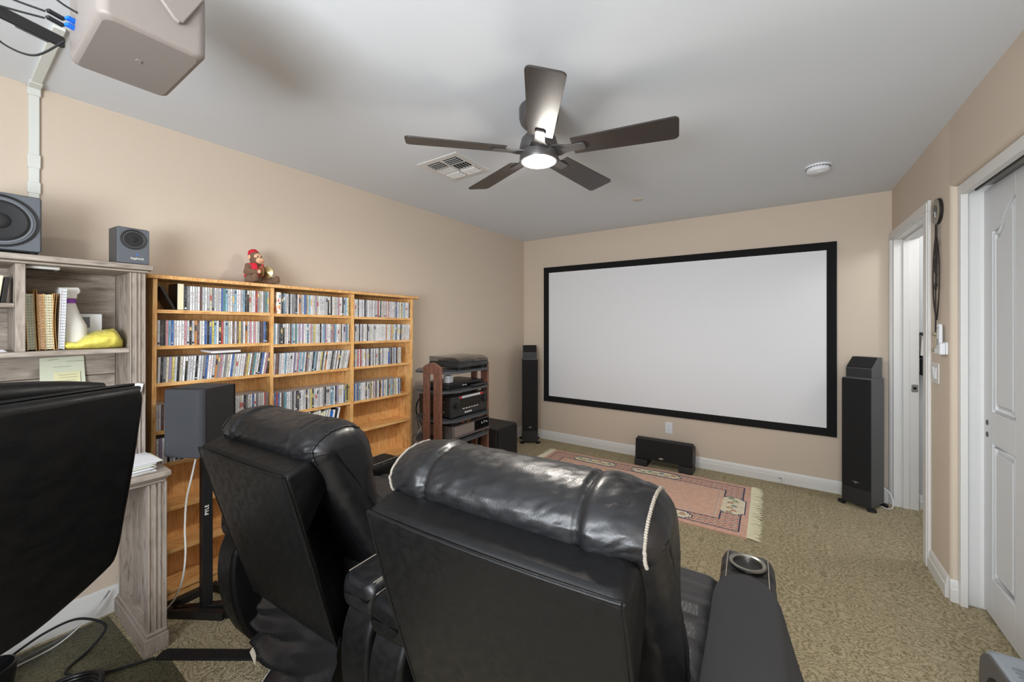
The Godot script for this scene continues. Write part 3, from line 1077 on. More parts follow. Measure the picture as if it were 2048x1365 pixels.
func tower(called: String, label: String, at: Vector3, turn: float) -> Node3D:
	var t := thing(called, label, "speaker", at, turn, "")
	# front faces +z here
	var w := 0.182
	var dp := 0.22
	var H := 0.985
	var b := Mb.new()
	b.bx(-w / 2, w / 2, 0.022, H, -dp / 2, dp / 2 - 0.012, 0.004)
	obj("cabinet", b, M.tower_side, t)
	b = Mb.new()
	b.bx(-w / 2 + 0.001, w / 2 - 0.001, 0.15, H - 0.004, dp / 2 - 0.012, dp / 2, 0.005)
	obj("grille", b, M.grille_cloth, t)
	b = Mb.new()
	b.bx(-w / 2 + 0.001, w / 2 - 0.001, 0.024, 0.148, dp / 2 - 0.012, dp / 2 - 0.002, 0.003)
	obj("lower_baffle", b, M.black_vinyl, t)
	b = Mb.new()
	b.xf = axes(Vector3(0, 0.19, dp / 2), Vector3.RIGHT, Vector3.UP, Vector3(0, 0, 1))
	b.prism([Vector2(-0.021, 0.003), Vector2(-0.006, 0.003), Vector2(-0.004, -0.006), Vector2(0.004, -0.006), Vector2(0.006, 0.003), Vector2(0.021, 0.001), Vector2(0.021, 0.005), Vector2(0.0, 0.009), Vector2(-0.021, 0.006)], -0.001, 0.002, 0.0004)
	obj("emblem", b, M.silver, t, "small silver emblem")
	# sloped module on top, its driver facing up and forward
	b = Mb.new()
	b.xf = axes(Vector3(-w / 2 + 0.01, H, 0), Vector3(0, 0, 1), Vector3.UP, Vector3.RIGHT)
	b.prism([Vector2(-dp / 2 + 0.005, 0), Vector2(dp / 2 - 0.045, 0), Vector2(dp / 2 - 0.045, 0.075), Vector2(-dp / 2 + 0.07, 0.155), Vector2(-dp / 2 + 0.005, 0.155)], 0.0, w - 0.02, 0.003)
	var m := obj("height_module", b, M.tower_side, t, "sloping speaker module on top of the tower")
	b = Mb.new()
	b.bx(-w / 2 + 0.012, w / 2 - 0.012, H + 0.004, H + 0.072, dp / 2 - 0.046, dp / 2 - 0.042, 0.001)
	obj("front_panel", b, M.black_vinyl, m)
	var a := Vector2(dp / 2 - 0.045, 0.075)
	var c := Vector2(-dp / 2 + 0.07, 0.155)
	var dir := Vector3(0, c.y - a.y, c.x - a.x).normalized()
	b = Mb.new()
	b.xf = axes(Vector3(0, H + a.y, a.x), Vector3.RIGHT, dir, Vector3.RIGHT.cross(dir))
	b.box(Vector3(0, a.distance_to(c) / 2, 0.003), Vector3(w - 0.026, a.distance_to(c) - 0.008, 0.008), 0.003)
	obj("top_grille", b, M.grille_cloth, m)
	for s in [[-1, 1], [1, 1], [-1, -1], [1, -1]]:
		b = Mb.new()
		b.xf = Transform3D(Basis(Vector3.UP, s[0] * s[1] * 0.5), Vector3(s[0] * (w / 2 + 0.002), 0.012, s[1] * (dp / 2 - 0.012)))
		b.box(Vector3.ZERO, Vector3(0.052, 0.024, 0.03), 0.005)
		obj("foot", b, M.rubber, t)
	return t


func speakers() -> void:
	tower("floor_speaker", "black tower speaker right of the screen beside the white door frame", Vector3(0.509, 0, -4.067), -0.49)
	tower("floor_speaker", "black tower speaker left of the screen in the far corner", Vector3(-2.495, 0, -4.023), 0.60)
	var b := Mb.new()
	b.tube(spline([Vector3(0.61, 0.14, -4.14), Vector3(0.652, 0.135, -4.10), Vector3(0.676, 0.09, -4.05), Vector3(0.672, 0.03, -4.03), Vector3(0.648, 0.008, -4.05), Vector3(0.62, 0.006, -4.09)], 8), 0.004, 8)
	tag(obj("speaker_cable", b, M.white_plastic), "white cable looping behind the right tower speaker to the floor", "cable")

	# low centre speaker on two feet, tilted back a little
	var t := thing("center_speaker", "low black centre speaker on two block feet under the screen", "speaker", Vector3(-0.955, 0.0, -4.045), 0.02)
	var tilt := Transform3D(Basis(Vector3.RIGHT, -0.10), Vector3(0, 0.062, 0))
	b = Mb.new()
	b.xf = tilt * axes(Vector3.ZERO, Vector3(0, 0, 1), Vector3.UP, Vector3.RIGHT)
	var q := [Vector2(0.085, 0), Vector2(0.085, 0.185), Vector2(0.03, 0.205), Vector2(-0.03, 0.185)]
	for k in 5:
		var a := PI / 2 * k / 4.0
		q.append(Vector2(-0.05 - sin(a) * 0.05, 0.125 + cos(a) * 0.05))
	q.append(Vector2(-0.10, 0))
	b.prism(q, -0.262, 0.262, 0.006)
	obj("cabinet", b, M.black_vinyl, t)
	b = Mb.new()
	b.xf = tilt
	b.bx(-0.262, 0.262, 0.004, 0.19, 0.084, 0.094, 0.004)
	obj("grille", b, M.grille_cloth, t)
	b = Mb.new()
	b.xf = tilt * axes(Vector3(-0.015, 0.028, 0.094), Vector3.RIGHT, Vector3.UP, Vector3(0, 0, 1))
	var e := []
	for k in 20:
		e.append(Vector2(cos(TAU * k / 20) * 0.021, sin(TAU * k / 20) * 0.008))
	b.prism(e, -0.001, 0.002, 0.0005)
	obj("emblem", b, M.silver, t, "small oval silver emblem")
	b = Mb.new()
	b.xf = tilt * axes(Vector3(0.262, 0.11, 0.03), Vector3(0, 0, 1), Vector3.RIGHT, Vector3.UP)
	b.lathe([Vector2(0.0001, 0.004), Vector2(0.03, 0.004), Vector2(0.034, -0.001)], 24)
	obj("port", b, M.tower_side, t)
	for s in [-1, 1]:
		b = Mb.new()
		b.bx(s * 0.205 - 0.06, s * 0.205 + 0.06, 0.0, 0.066, -0.06, 0.105, 0.003)
		obj("foot", b, M.black_vinyl, t)

	# floor subwoofer next to the rack
	t = thing("subwoofer", "black cube subwoofer on the floor between the rack and corner tower", "speaker", Vector3(-2.365, 0, -3.11))
	b = Mb.new()
	b.bx(-0.195, 0.18, 0.025, 0.42, -0.17, 0.17, 0.006)
	obj("cabinet", b, M.black_vinyl, t)
	b = Mb.new()
	b.bx(0.18, 0.195, 0.04, 0.408, -0.158, 0.158, 0.006)
	obj("grille", b, M.grille_cloth, t)
	for s in [[-1, -1], [1, -1], [-1, 1], [1, 1]]:
		b = Mb.new()
		b.lathe([Vector2(0.0001, 0), Vector2(0.02, 0), Vector2(0.022, 0.026), Vector2(0.0001, 0.026)], 14, Vector3(s[0] * 0.15, 0, s[1] * 0.13))
		obj("foot", b, M.rubber, t)


# ---------------------------------------------------------------- right wall things
func right_wall() -> void:
	var t := thing("wall_clock", "tall wrought metal wall clock with a round face and two beads", "clock", Vector3(RIGHT, 0, -3.080))
	# local: x out of the wall is -x
	var b := Mb.new()
	b.xf = axes(Vector3(0, 2.01, 0), Vector3.UP, Vector3.LEFT, Vector3(0, 0, 1))
	b.lathe([Vector2(0.0001, 0.0), Vector2(0.068, 0.0), Vector2(0.070, 0.004), Vector2(0.070, 0.012), Vector2(0.067, 0.015), Vector2(0.0001, 0.015)], 36)
	obj("case", b, M.iron, t)
	b = Mb.new()
	b.xf = axes(Vector3(0, 2.01, 0), Vector3.UP, Vector3.LEFT, Vector3(0, 0, 1))
	b.lathe([Vector2(0.036, 0.0145), Vector2(0.036, 0.0175), Vector2(0.040, 0.0185), Vector2(0.064, 0.0185), Vector2(0.070, 0.0155)], 36)
	obj("rim", b, M.pewter, t)
	b = Mb.new()
	b.xf = axes(Vector3(0, 2.01, 0), Vector3.UP, Vector3.LEFT, Vector3(0, 0, 1))
	b.lathe([Vector2(0.036, 0.0158), Vector2(0.0001, 0.0158)], 28)
	var face := obj("dial", b, M.black_satin, t)
	for k in 2:
		b = Mb.new()
		var tip: Vector2 = [Vector2(0.024, 0.018), Vector2(-0.003, -0.030)][k]
		b.tube([Vector3(-0.0172, 2.01, 0), Vector3(-0.0172, 2.01 + tip.y, tip.x)], 0.0013, 6)
		obj("clock_hand", b, M.silver, face)
	b = Mb.new()
	b.bx(-0.016, -0.010, 1.35, 1.965, -0.012, -0.006, 0.0015)
	b.bx(-0.016, -0.010, 1.60, 1.965, 0.008, 0.014, 0.0015)
	obj("stem", b, M.iron, t)
	for s in [-1, 1]:
		b = Mb.new()
		b.tube(spline([Vector3(-0.012, 1.94, -s * 0.010), Vector3(-0.013, 1.87, s * 0.012), Vector3(-0.013, 1.76, s * 0.044), Vector3(-0.013, 1.64, s * 0.054), Vector3(-0.013, 1.53, s * 0.042), Vector3(-0.012, 1.42, s * 0.006)], 8), 0.0032, 8)
		obj("bow", b, M.iron, t)
	b = Mb.new()
	for g in [[1.83, 0.022], [1.725, 0.026], [1.60, 0.02]]:
		var pts := []
		for k in 22:
			var a := TAU * 1.35 * k / 21
			var r: float = g[1] * (1.0 - k / 34.0)
			pts.append(Vector3(-0.014, g[0] + sin(a) * r * 1.4, -0.004 + cos(a) * r))
		b.tube(pts, 0.0028, 7)
	b.tube(spline([Vector3(-0.014, 1.87, 0.02), Vector3(-0.014, 1.80, -0.016), Vector3(-0.014, 1.74, 0.02), Vector3(-0.014, 1.69, -0.02), Vector3(-0.014, 1.66, 0.024)], 6), 0.0028, 7)
	obj("scrollwork", b, M.iron, t)
	for y in [1.344, 1.258]:
		b = Mb.new()
		if y < 1.3:
			b.tube([Vector3(-0.013, 1.344, -0.006), Vector3(-0.013, 1.262, -0.002)], 0.0025, 7)
		var rows := []
		for k in 11:
			var a := PI * k / 10.0
			var ring := PackedVector3Array()
			for q in 18:
				ring.append(Vector3(-0.016 + cos(TAU * q / 18) * maxf(sin(a), 0.02) * 0.016, y + cos(a) * 0.0125, sin(TAU * q / 18) * maxf(sin(a), 0.02) * 0.022))
			rows.append(ring)
		b.grid(rows, true, true)
		obj("bead", b, M.pearl, t)

	t = thing("fan_remote", "white remote control standing in its holder on the tan wall", "remote control", Vector3(RIGHT, 1.32, -2.985))
	b = Mb.new()
	b.xf = axes(Vector3.ZERO, Vector3(0, 0, 1), Vector3.UP, Vector3.LEFT)
	b.prism(rounded(0.042, 0.150, 0.012, 5, Vector2(-0.012, 0.005)), 0.010, 0.026, 0.005)
	var rm := obj("handset", b, M.white_plastic, t)
	b = Mb.new()
	for k in 3:
		b.box(Vector3(-0.0265, -0.005 - k * 0.011, -0.012), Vector3(0.001, 0.005, 0.02), 0.0)
	b.box(Vector3(-0.0265, 0.058, -0.012), Vector3(0.001, 0.006, 0.006), 0.0)
	obj("buttons", b, M.slot_dark, rm)
	t = thing("remote_holder", "white wall holder carrying the white remote", "holder", Vector3(RIGHT, 1.27, -2.978))
	b = Mb.new()
	b.bx(-0.010, 0.0, -0.03, 0.035, -0.05, 0.04, 0.003)
	b.bx(-0.032, -0.010, -0.03, -0.024, -0.05, 0.04, 0.003)
	b.bx(-0.032, -0.010, -0.03, 0.03, 0.014, 0.04, 0.003)
	b.bx(-0.032, -0.027, -0.03, 0.0, -0.05, 0.014, 0.002)
	obj("tray", b, M.white_plastic, t)
	t = thing("light_switch", "white rocker light switch below the wall clock", "light switch", Vector3(RIGHT, 1.128, -3.135))
	b = Mb.new()
	b.xf = axes(Vector3.ZERO, Vector3(0, 0, 1), Vector3.UP, Vector3.LEFT)
	b.prism(rounded(0.118, 0.115, 0.005), 0.0, 0.006, 0.002)
	obj("plate", b, M.off_white, t)
	for s in [-1]:
		b = Mb.new()
		b.xf = axes(Vector3(-0.006, 0, s * 0.023), Vector3(0, 0, 1), Vector3.UP, Vector3.LEFT)
		b.xf = b.xf * Transform3D(Basis(Vector3.RIGHT, 0.06), Vector3.ZERO)
		b.box(Vector3(0, 0, 0.001), Vector3(0.033, 0.066, 0.006), 0.002)
		obj("rocker", b, M.white_plastic, t)
	b = Mb.new()
	b.xf = axes(Vector3(-0.006, 0, 0.023), Vector3(0, 0, 1), Vector3.UP, Vector3.LEFT)
	b.prism([Vector2(-0.010, 0.03), Vector2(0.010, 0.03), Vector2(0.003, -0.005), Vector2(0.003, -0.03), Vector2(-0.003, -0.03), Vector2(-0.003, -0.005)], -0.001, 0.004, 0.001)
	obj("dimmer", b, M.white_plastic, t)

	# narrow rack glimpsed in the hall through the door gap
	t = thing("hall_shelf", "narrow black wall rack seen through the gap of the doorway", "shelf", Vector3(1.012, 1.0, FAR))
	for y in [0.015, 0.14, 0.315]:
		b = Mb.new()
		b.bx(-0.16, 0.16, y, y + 0.02, 0.0, 0.07, 0.002)
		obj("shelf", b, M.black_metal, t)
	for s in [-1, 1]:
		b = Mb.new()
		b.bx(s * 0.10 - 0.005, s * 0.10 + 0.005, -0.03, 0.335, 0.0, 0.012, 0.002)
		obj("bracket", b, M.black_metal, t)
	for k in 5:
		var x := 0.862 + k * 0.058
		b = Mb.new()
		b.xf = Transform3D(Basis(Vector3(0, 0, 1), -0.05), Vector3(x, 1.16 + 0.075, FAR + 0.035))
		b.box(Vector3.ZERO, Vector3(0.024, 0.148, 0.05), 0.002)
		tag(obj("hall_booklet", b, [M.off_white, M.cream_paper, M.paper][k % 3]), "thin pale booklet on the upper hall rack, " + ordinal(k) + " from the left", "booklet", "booklets in the hall rack")
		b = Mb.new()
		b.box(Vector3(x + 0.004, 1.035 + 0.05, FAR + 0.035), Vector3(0.026, 0.10, 0.05), 0.002)
		tag(obj("hall_case", b, [M.off_white, M.slot_dark, M.paper][(k + 1) % 3]), "small case on the lower hall rack, " + ordinal(k) + " from the left", "case", "cases in the hall rack")


func unseen_hall_lamp() -> void:
	# placed to light the hall behind the door; out of view
	var t := thing("unseen_hall_lamp", "unseen round flush ceiling lamp, placed to light the hall behind the doorway", "ceiling lamp", Vector3(1.38, CEIL, -3.65))
	var b := Mb.new()
	b.lathe([Vector2(0.0001, 0), Vector2(0.13, 0), Vector2(0.13, -0.02), Vector2(0.0001, -0.02)], 28)
	obj("base", b, M.white_plastic, t)
	b = Mb.new()
	b.lathe([Vector2(0.12, -0.02), Vector2(0.11, -0.05), Vector2(0.07, -0.07), Vector2(0.0001, -0.075)], 28)
	obj("lamp_glass", b, M.lamp_glow, t)
	var l := OmniLight3D.new()
	l.name = "unseen_hall_light"
	l.light_energy = 0.35
	l.light_size = 0.1
	l.omni_range = 8.0
	l.omni_attenuation = 2.0
	l.shadow_enabled = true
	l.position = Vector3(1.38, CEIL - 0.20, -3.65)
	add_child(l)


# ---------------------------------------------------------------- long shelf and its discs
const BC_Z := -2.208
var bc := Transform3D(Basis(Vector3.RIGHT, -0.00864), Vector3(0, 0, BC_Z))
var atlas: ImageTexture
var spine_names := []
var disc_meshes := []
var disc_wide := []


func bookcase() -> void:
	var t := thing("disc_shelf", "long light oak shelf unit full of compact discs along the left wall", "shelf unit")
	t.transform = bc
	var L := 1.624
	var fx := -2.5
	var bk := -2.662
	var b := Mb.new()
	b.xf = axes(Vector3(0, 1.605, 0), Vector3.RIGHT, Vector3(0, 0, 1), Vector3.UP)
	var q := [Vector2(bk, -0.066), Vector2(fx - 0.018, -0.066)]
	for k in 5:
		var a := -PI / 2 + PI / 2 * k / 4.0
		q.append(Vector2(fx - 0.006 + cos(a) * 0.02, -0.046 + sin(a) * 0.02))
	for k in 7:
		var a := PI / 2 * k / 6.0
		q.append(Vector2(fx - 0.016 + cos(a) * 0.03, L + 0.002 + sin(a) * 0.03))
	q.append(Vector2(bk, L + 0.032))
	b.prism(q, 0.0, 0.019, 0.002)
	obj("top_board", b, M.oak, t)
	for s in [[0.0, 0.022, "side_panel"], [0.538, 0.560, "divider"], [1.073, 1.091, "divider"], [L - 0.018, L, "side_panel"]]:
		b = Mb.new()
		b.bx(bk, fx, 0.0, 1.605, s[0], s[1], 0.0015, 1, Vector2(s[0] * 3.1, s[0]))
		obj(s[2], b, M.oak, t)
	b = Mb.new()
	b.bx(bk - 0.004, bk, 0.0, 1.605, 0.002, L - 0.002, 0.0, 1)
	obj("back_panel", b, M.oak_back, t)
	b = Mb.new()
	b.bx(bk + 0.01, fx - 0.012, 0.0, 0.046, 0.02, L - 0.018, 0.001, 2)
	obj("plinth", b, M.oak, t)
	for bay in 3:
		var z0: float = [1.091, 0.560, 0.022][bay]
		var z1: float = [L - 0.018, 1.073, 0.538][bay]
		for y in SHELVES[bay]:
			b = Mb.new()
			b.bx(bk, fx - 0.005, y - 0.018, y, z0, z1, 0.0015, 2, Vector2(y * 7.3, y * 3.7))
			obj("shelf", b, M.oak, t)


const SHELVES := [[1.456, 1.279, 1.097, 0.862, 0.70, 0.475, 0.262, 0.066], [1.452, 1.268, 1.087, 0.847, 0.655, 0.45, 0.25, 0.066], [1.446, 1.270, 1.088, 0.844, 0.632, 0.378, 0.20, 0.066]]


func spine_atlas() -> void:
	var W := 1024
	var H := 320
	var im := Image.create(W, H, false, Image.FORMAT_RGB8)
	var kinds := [["white", 44, rgb(240, 240, 241)], ["pale grey", 18, rgb(198, 199, 202)], ["grey", 11, rgb(138, 139, 143)], ["black", 16, rgb(38, 37, 39)], ["cream", 7, rgb(228, 221, 196)],
		["red", 3, rgb(190, 62, 56)], ["blue", 3, rgb(66, 104, 176)], ["green", 2, rgb(84, 150, 94)], ["yellow", 2, rgb(222, 204, 104)], ["orange", 2, rgb(222, 146, 78)], ["teal", 2, rgb(92, 152, 152)], ["brown", 3, rgb(116, 84, 72)], ["pink", 2, rgb(216, 156, 164)], ["lilac", 2, rgb(158, 142, 186)], ["sky blue", 3, rgb(140, 190, 218)]]
	var bag := []
	for k in kinds:
		for j in k[1]:
			bag.append(k)
	for cell in 127:
		var k: Array = bag[rng.randi() % bag.size()]
		spine_names.append(k[0])
		var x0 := (cell % 64) * 16
		var y0 := (cell / 64) * 160
		var c: Color = k[2]
		c = c.lightened(rng.randf() * 0.12) if rng.randf() < 0.5 else c.darkened(rng.randf() * 0.15)
		im.fill_rect(Rect2i(x0, y0, 16, 160), c)
		# clear edges of the case
		var edge: Color = rgb(150, 151, 156).lerp(c, 0.45)
		im.fill_rect(Rect2i(x0, y0, 3, 160), edge.darkened(0.25))
		im.fill_rect(Rect2i(x0 + 14, y0, 2, 160), edge.lightened(0.1))
		# title: broken strokes along the spine
		var ink := rgb(40, 40, 44) if c.get_luminance() > 0.5 else rgb(226, 226, 222)
		if rng.randf() < 0.22:
			ink = [rgb(186, 48, 44), rgb(46, 74, 150), rgb(206, 170, 70)][rng.randi() % 3]
		var y := 10 + rng.randi() % 30
		var stop := 80 + rng.randi() % 70
		while y < stop:
			var l := 2 + rng.randi() % 6
			if rng.randf() < 0.78:
				im.fill_rect(Rect2i(x0 + 6, y0 + y, 4 + rng.randi() % 2, l), ink.lerp(c, 0.25 + rng.randf() * 0.45))
			y += l + 1 + rng.randi() % 3
		if rng.randf() < 0.15:
			im.fill_rect(Rect2i(x0 + 3, y0 + 136 + rng.randi() % 10, 11, 6 + rng.randi() % 8), [ink, rgb(190, 60, 52), rgb(236, 236, 236)][rng.randi() % 3])
		if rng.randf() < 0.14:
			im.fill_rect(Rect2i(x0 + 3, y0 + rng.randi() % 60, 11, 14 + rng.randi() % 40), [rgb(238, 238, 238), rgb(60, 60, 66), rgb(196, 90, 80), rgb(224, 200, 120)][rng.randi() % 4])
	im.fill_rect(Rect2i(63 * 16, 160, 16, 160), rgb(172, 172, 176))
	spine_names.append("")
	atlas = ImageTexture.create_from_image(im)
	var m := mat("disc_case", Color.WHITE, 0.28)
	m.albedo_texture = atlas
	for cell in 127:
		disc_meshes.append(disc_mesh(cell, 0.0101))


# one jewel case standing on its edge: spine at x = 0, thickness along z, base at y = 0
func disc_mesh(cell: int, w: float, h := 0.1245, d := 0.138) -> ArrayMesh:
	var b := Mb.new()
	var u0 := (cell % 64) * 16.0 / 1024
	var u1 := u0 + 16.0 / 1024
	var v0 := (cell / 64) * 0.5
	var g := Vector2(63.5 * 16 / 1024, 0.75)
	var z := w / 2
	b.quad(Vector3(0, h, z), Vector3(0, h, -z), Vector3(0, 0, -z), Vector3(0, 0, z), Vector3.RIGHT, Vector2(u0, v0 + 0.004), Vector2(u1, v0 + 0.004), Vector2(u1, v0 + 0.496), Vector2(u0, v0 + 0.496))
	for s in [-1, 1]:
		b.quad(Vector3(0, 0, s * z), Vector3(-d, 0, s * z), Vector3(-d, h, s * z), Vector3(0, h, s * z), Vector3(0, 0, s), g, g, g, g)
	b.quad(Vector3(0, h, z), Vector3(-d, h, z), Vector3(-d, h, -z), Vector3(0, h, -z), Vector3.UP, g, g, g, g)
	b.quad(Vector3(0, 0, z), Vector3(-d, 0, z), Vector3(-d, 0, -z), Vector3(0, 0, -z), Vector3.DOWN, g, g, g, g)
	b.quad(Vector3(-d, 0, z), Vector3(-d, h, z), Vector3(-d, h, -z), Vector3(-d, 0, -z), Vector3.LEFT, g, g, g, g)
	return b.mesh()


func discs() -> void:
	spine_atlas()
	# bay, shelf, first z (local, left end), last z, lean at left, lean at right, how far the row stands back
	var rows := [
		[0, 0, 1.498, 1.095, 0.0, 0.0, 0.010], [0, 1, 1.604, 1.095, 0.0, 0.0, 0.008], [0, 2, 1.602, 1.10, 0.02, 0.15, 0.006], [0, 3, 1.604, 1.545, 0.0, 0.0, 0.018], [0, 3, 1.33, 1.093, 0.0, 0.0, 0.014], [0, 4, 1.602, 1.44, 0.0, 0.0, 0.012],
		[1, 0, 1.026, 0.562, 0.0, 0.0, 0.010], [1, 1, 1.071, 0.563, 0.0, 0.0, 0.008], [1, 2, 1.071, 0.575, 0.03, 0.19, 0.008], [1, 3, 1.071, 0.562, 0.0, 0.0, 0.016],
		[2, 0, 0.536, 0.026, 0.0, 0.0, 0.010], [2, 1, 0.536, 0.026, 0.0, 0.05, 0.008], [2, 2, 0.536, 0.108, 0.0, 0.0, 0.008], [2, 3, 0.536, 0.10, 0.0, 0.0, 0.016]]
	var bays := ["nearest bay", "middle bay", "far bay"]
	var all := []
	for r in rows:
		var z: float = r[2]
		var y: float = SHELVES[r[0]][r[1]]
		var count := 0
		while true:
			var f: float = inverse_lerp(r[2], r[3], z)
			var lean: float = lerpf(r[4], r[5], clampf(f, 0, 1))
			var step := 0.0104 + absf(lean) * 0.0006 + rng.randf() * 0.0004
			if z - step < r[3]:
				break
			# leaning to the right: the top goes to -z
			var foot := Vector3(-2.5 - r[6] - rng.randf() * 0.004, y, z - step / 2 - lean * 0.0)
			var tr := Transform3D(Basis(Vector3.RIGHT, -lean), Vector3(0, absf(sin(lean)) * 0.005, 0))
			tr.origin += foot
			if lean > 0.02:
				tr.origin.z += sin(lean) * 0.02
			var cell := rng.randi() % 127
			var last: bool = r[0] == 0 and r[1] == 3 and r[2] > 1.5
			all.append({"t": bc * tr, "cell": cell, "where": "the %s shelf of the %s" % [["top", "second", "third", "fourth", "fifth"][r[1]], bays[r[0]]], "n": count, "part": "left" if r[0] == 0 and r[1] == 3 and r[2] > 1.5 else "right" if r[0] == 0 and r[1] == 3 else "", "bay": r[0], "shelf": r[1]})
			count += 1
			z -= step
	all.sort_custom(func(a: Dictionary, b: Dictionary) -> bool: return a.t.origin.distance_squared_to(Vector3(0, 1.4, 0)) < b.t.origin.distance_squared_to(Vector3(0, 1.4, 0)))
	var rest := Mb.new()
	for k in all.size():
		var a: Dictionary = all[k]
		if k < 300:
			var o := obj("compact_disc", disc_meshes[a.cell], M.disc_case)
			o.transform = a.t
			var w: String = a.where
			if a.part != "":
				w = "nearest bay's fourth shelf, %s of stand speaker" % a.part
			tag(o, "%s-spined disc case, %s from left on %s" % [spine_names[a.cell], ordinal(a.n), w], "compact disc", "compact discs on the oak shelf unit")
		else:
			var m: ArrayMesh = disc_meshes[a.cell]
			var arr := m.surface_get_arrays(0)
			var base := rest.v.size()
			for j in arr[Mesh.ARRAY_VERTEX].size():
				rest.v.append(a.t * arr[Mesh.ARRAY_VERTEX][j])
				rest.n.append(a.t.basis * arr[Mesh.ARRAY_NORMAL][j])
				rest.t.append(arr[Mesh.ARRAY_TEX_UV][j])
			for j in arr[Mesh.ARRAY_INDEX]:
				rest.i.append(base + j)
	tag(obj("compact_discs", rest, M.disc_case), "rows of disc cases in the far bay of the oak shelf unit", "compact discs", "", "stuff")

	# odd ones out
	var b := Mb.new()
	b.xf = bc * Transform3D(Basis(Vector3.RIGHT, 0.45), Vector3(-2.585, 1.4575, 1.535))
	b.box(Vector3(0, 0.0635, 0), Vector3(0.14, 0.125, 0.011), 0.001)
	tag(obj("disc_case", b, M.black_satin), "black disc case leaning left at the start of the top shelf", "compact disc")
	b = Mb.new()
	b.xf = bc
	b.bx(-2.645, -2.515, 1.456, 1.594, 1.512, 1.528, 0.001)
	b.bx(-2.645, -2.515, 1.456, 1.594, 1.528, 1.5295, 0.0)
	var bs := thing("box_set", "black box set with a white spine beside the leaning disc case", "box set")
	b = Mb.new()
	b.xf = bc
	b.bx(-2.645, -2.514, 1.456, 1.590, 1.499, 1.527, 0.001)
	obj("slipcase", b, M.black_satin, bs)
	b = Mb.new()
	b.xf = bc
	b.bx(-2.5145, -2.5125, 1.458, 1.589, 1.501, 1.5255, 0.0005)
	obj("spine", b, M.cream_paper, bs, "pale printed spine")
	var mixed := mat("comic_print", Color.WHITE, 0.5)
	var im := Image.create(64, 128, false, Image.FORMAT_RGB8)
	im.fill(rgb(238, 232, 220))
	var cols := [rgb(232, 150, 60), rgb(40, 38, 44), rgb(206, 60, 50), rgb(236, 190, 90), rgb(120, 160, 200), rgb(250, 250, 248)]
	for k in 70:
		im.fill_rect(Rect2i(rng.randi() % 60, rng.randi() % 122, 3 + rng.randi() % 9, 3 + rng.randi() % 10), cols[rng.randi() % 6])
	mixed.albedo_texture = ImageTexture.create_from_image(im)
	mixed.uv1_scale = Vector3(8, 8, 8)
	b = Mb.new()
	b.xf = bc
	b.bx(-2.64, -2.512, 1.452, 1.582, 1.029, 1.056, 0.001, 1)
	tag(obj("box_set", b, mixed), "box set with a colourful patterned spine on the middle bay's top shelf", "box set")
	b = Mb.new()
	b.xf = bc * Transform3D(Basis(Vector3(0, 0, 1), -0.05) * Basis(Vector3.UP, 0.1), Vector3(-2.575, 1.097 + 0.142, 1.315))
	b.box(Vector3.ZERO, Vector3(0.125, 0.011, 0.14), 0.001)
	tag(obj("disc_case", b, M.paper), "white disc case lying flat on top of the nearest bay's third row", "compact disc")
	# magazines and tall cases below the discs of the middle bay
	var mags := [M.off_white, M.paper, M.cream_paper, M.green_paper, M.blue_plug, M.paper, M.yellow_paper, M.off_white, M.slot_dark, M.paper]
	for k in 16:
		b = Mb.new()
		var lean := 0.03 + k * 0.012
		var h := 0.150 + (k % 4) * 0.006
		b.xf = bc * Transform3D(Basis(Vector3.RIGHT, -lean), Vector3(-2.58, 0.6558, 0.90 - k * 0.0155))
		b.box(Vector3(0, h / 2, 0), Vector3(0.125, h, 0.0125), 0.001)
		tag(obj("slim_case", b, mags[(k * 7) % 10]), "tall slim case under the middle bay's discs, %s from the left" % ordinal(k), "case", "slim cases on the middle bay's fifth shelf")


# ---------------------------------------------------------------- plush monkey
func ellip(b: Mb, c: Vector3, r: Vector3, basis := Basis(), seg := 18, fuzz := 0.0) -> void:
	var nz := noise(60.0, 5, FastNoiseLite.TYPE_SIMPLEX, 2)
	var rows := []
	for k in seg / 2 + 1:
		var a := PI * k / (seg / 2.0)
		var ring := PackedVector3Array()
		for q in seg:
			var p := Vector3(cos(TAU * q / seg) * maxf(sin(a), 0.01), cos(a), sin(TAU * q / seg) * maxf(sin(a), 0.01))
			var w := c + basis * (p * r)
			ring.append(w + basis * p * nz.get_noise_3dv(w) * fuzz)
		rows.append(ring)
	b.grid(rows, true, true)


func capsule_d(p: Vector3, a: Vector3, b: Vector3, ra: float, rb: float) -> float:
	var ab := b - a
	var t := clampf((p - a).dot(ab) / maxf(ab.length_squared(), 1e-9), 0.0, 1.0)
	return p.distance_to(a + ab * t) - lerpf(ra, rb, t)


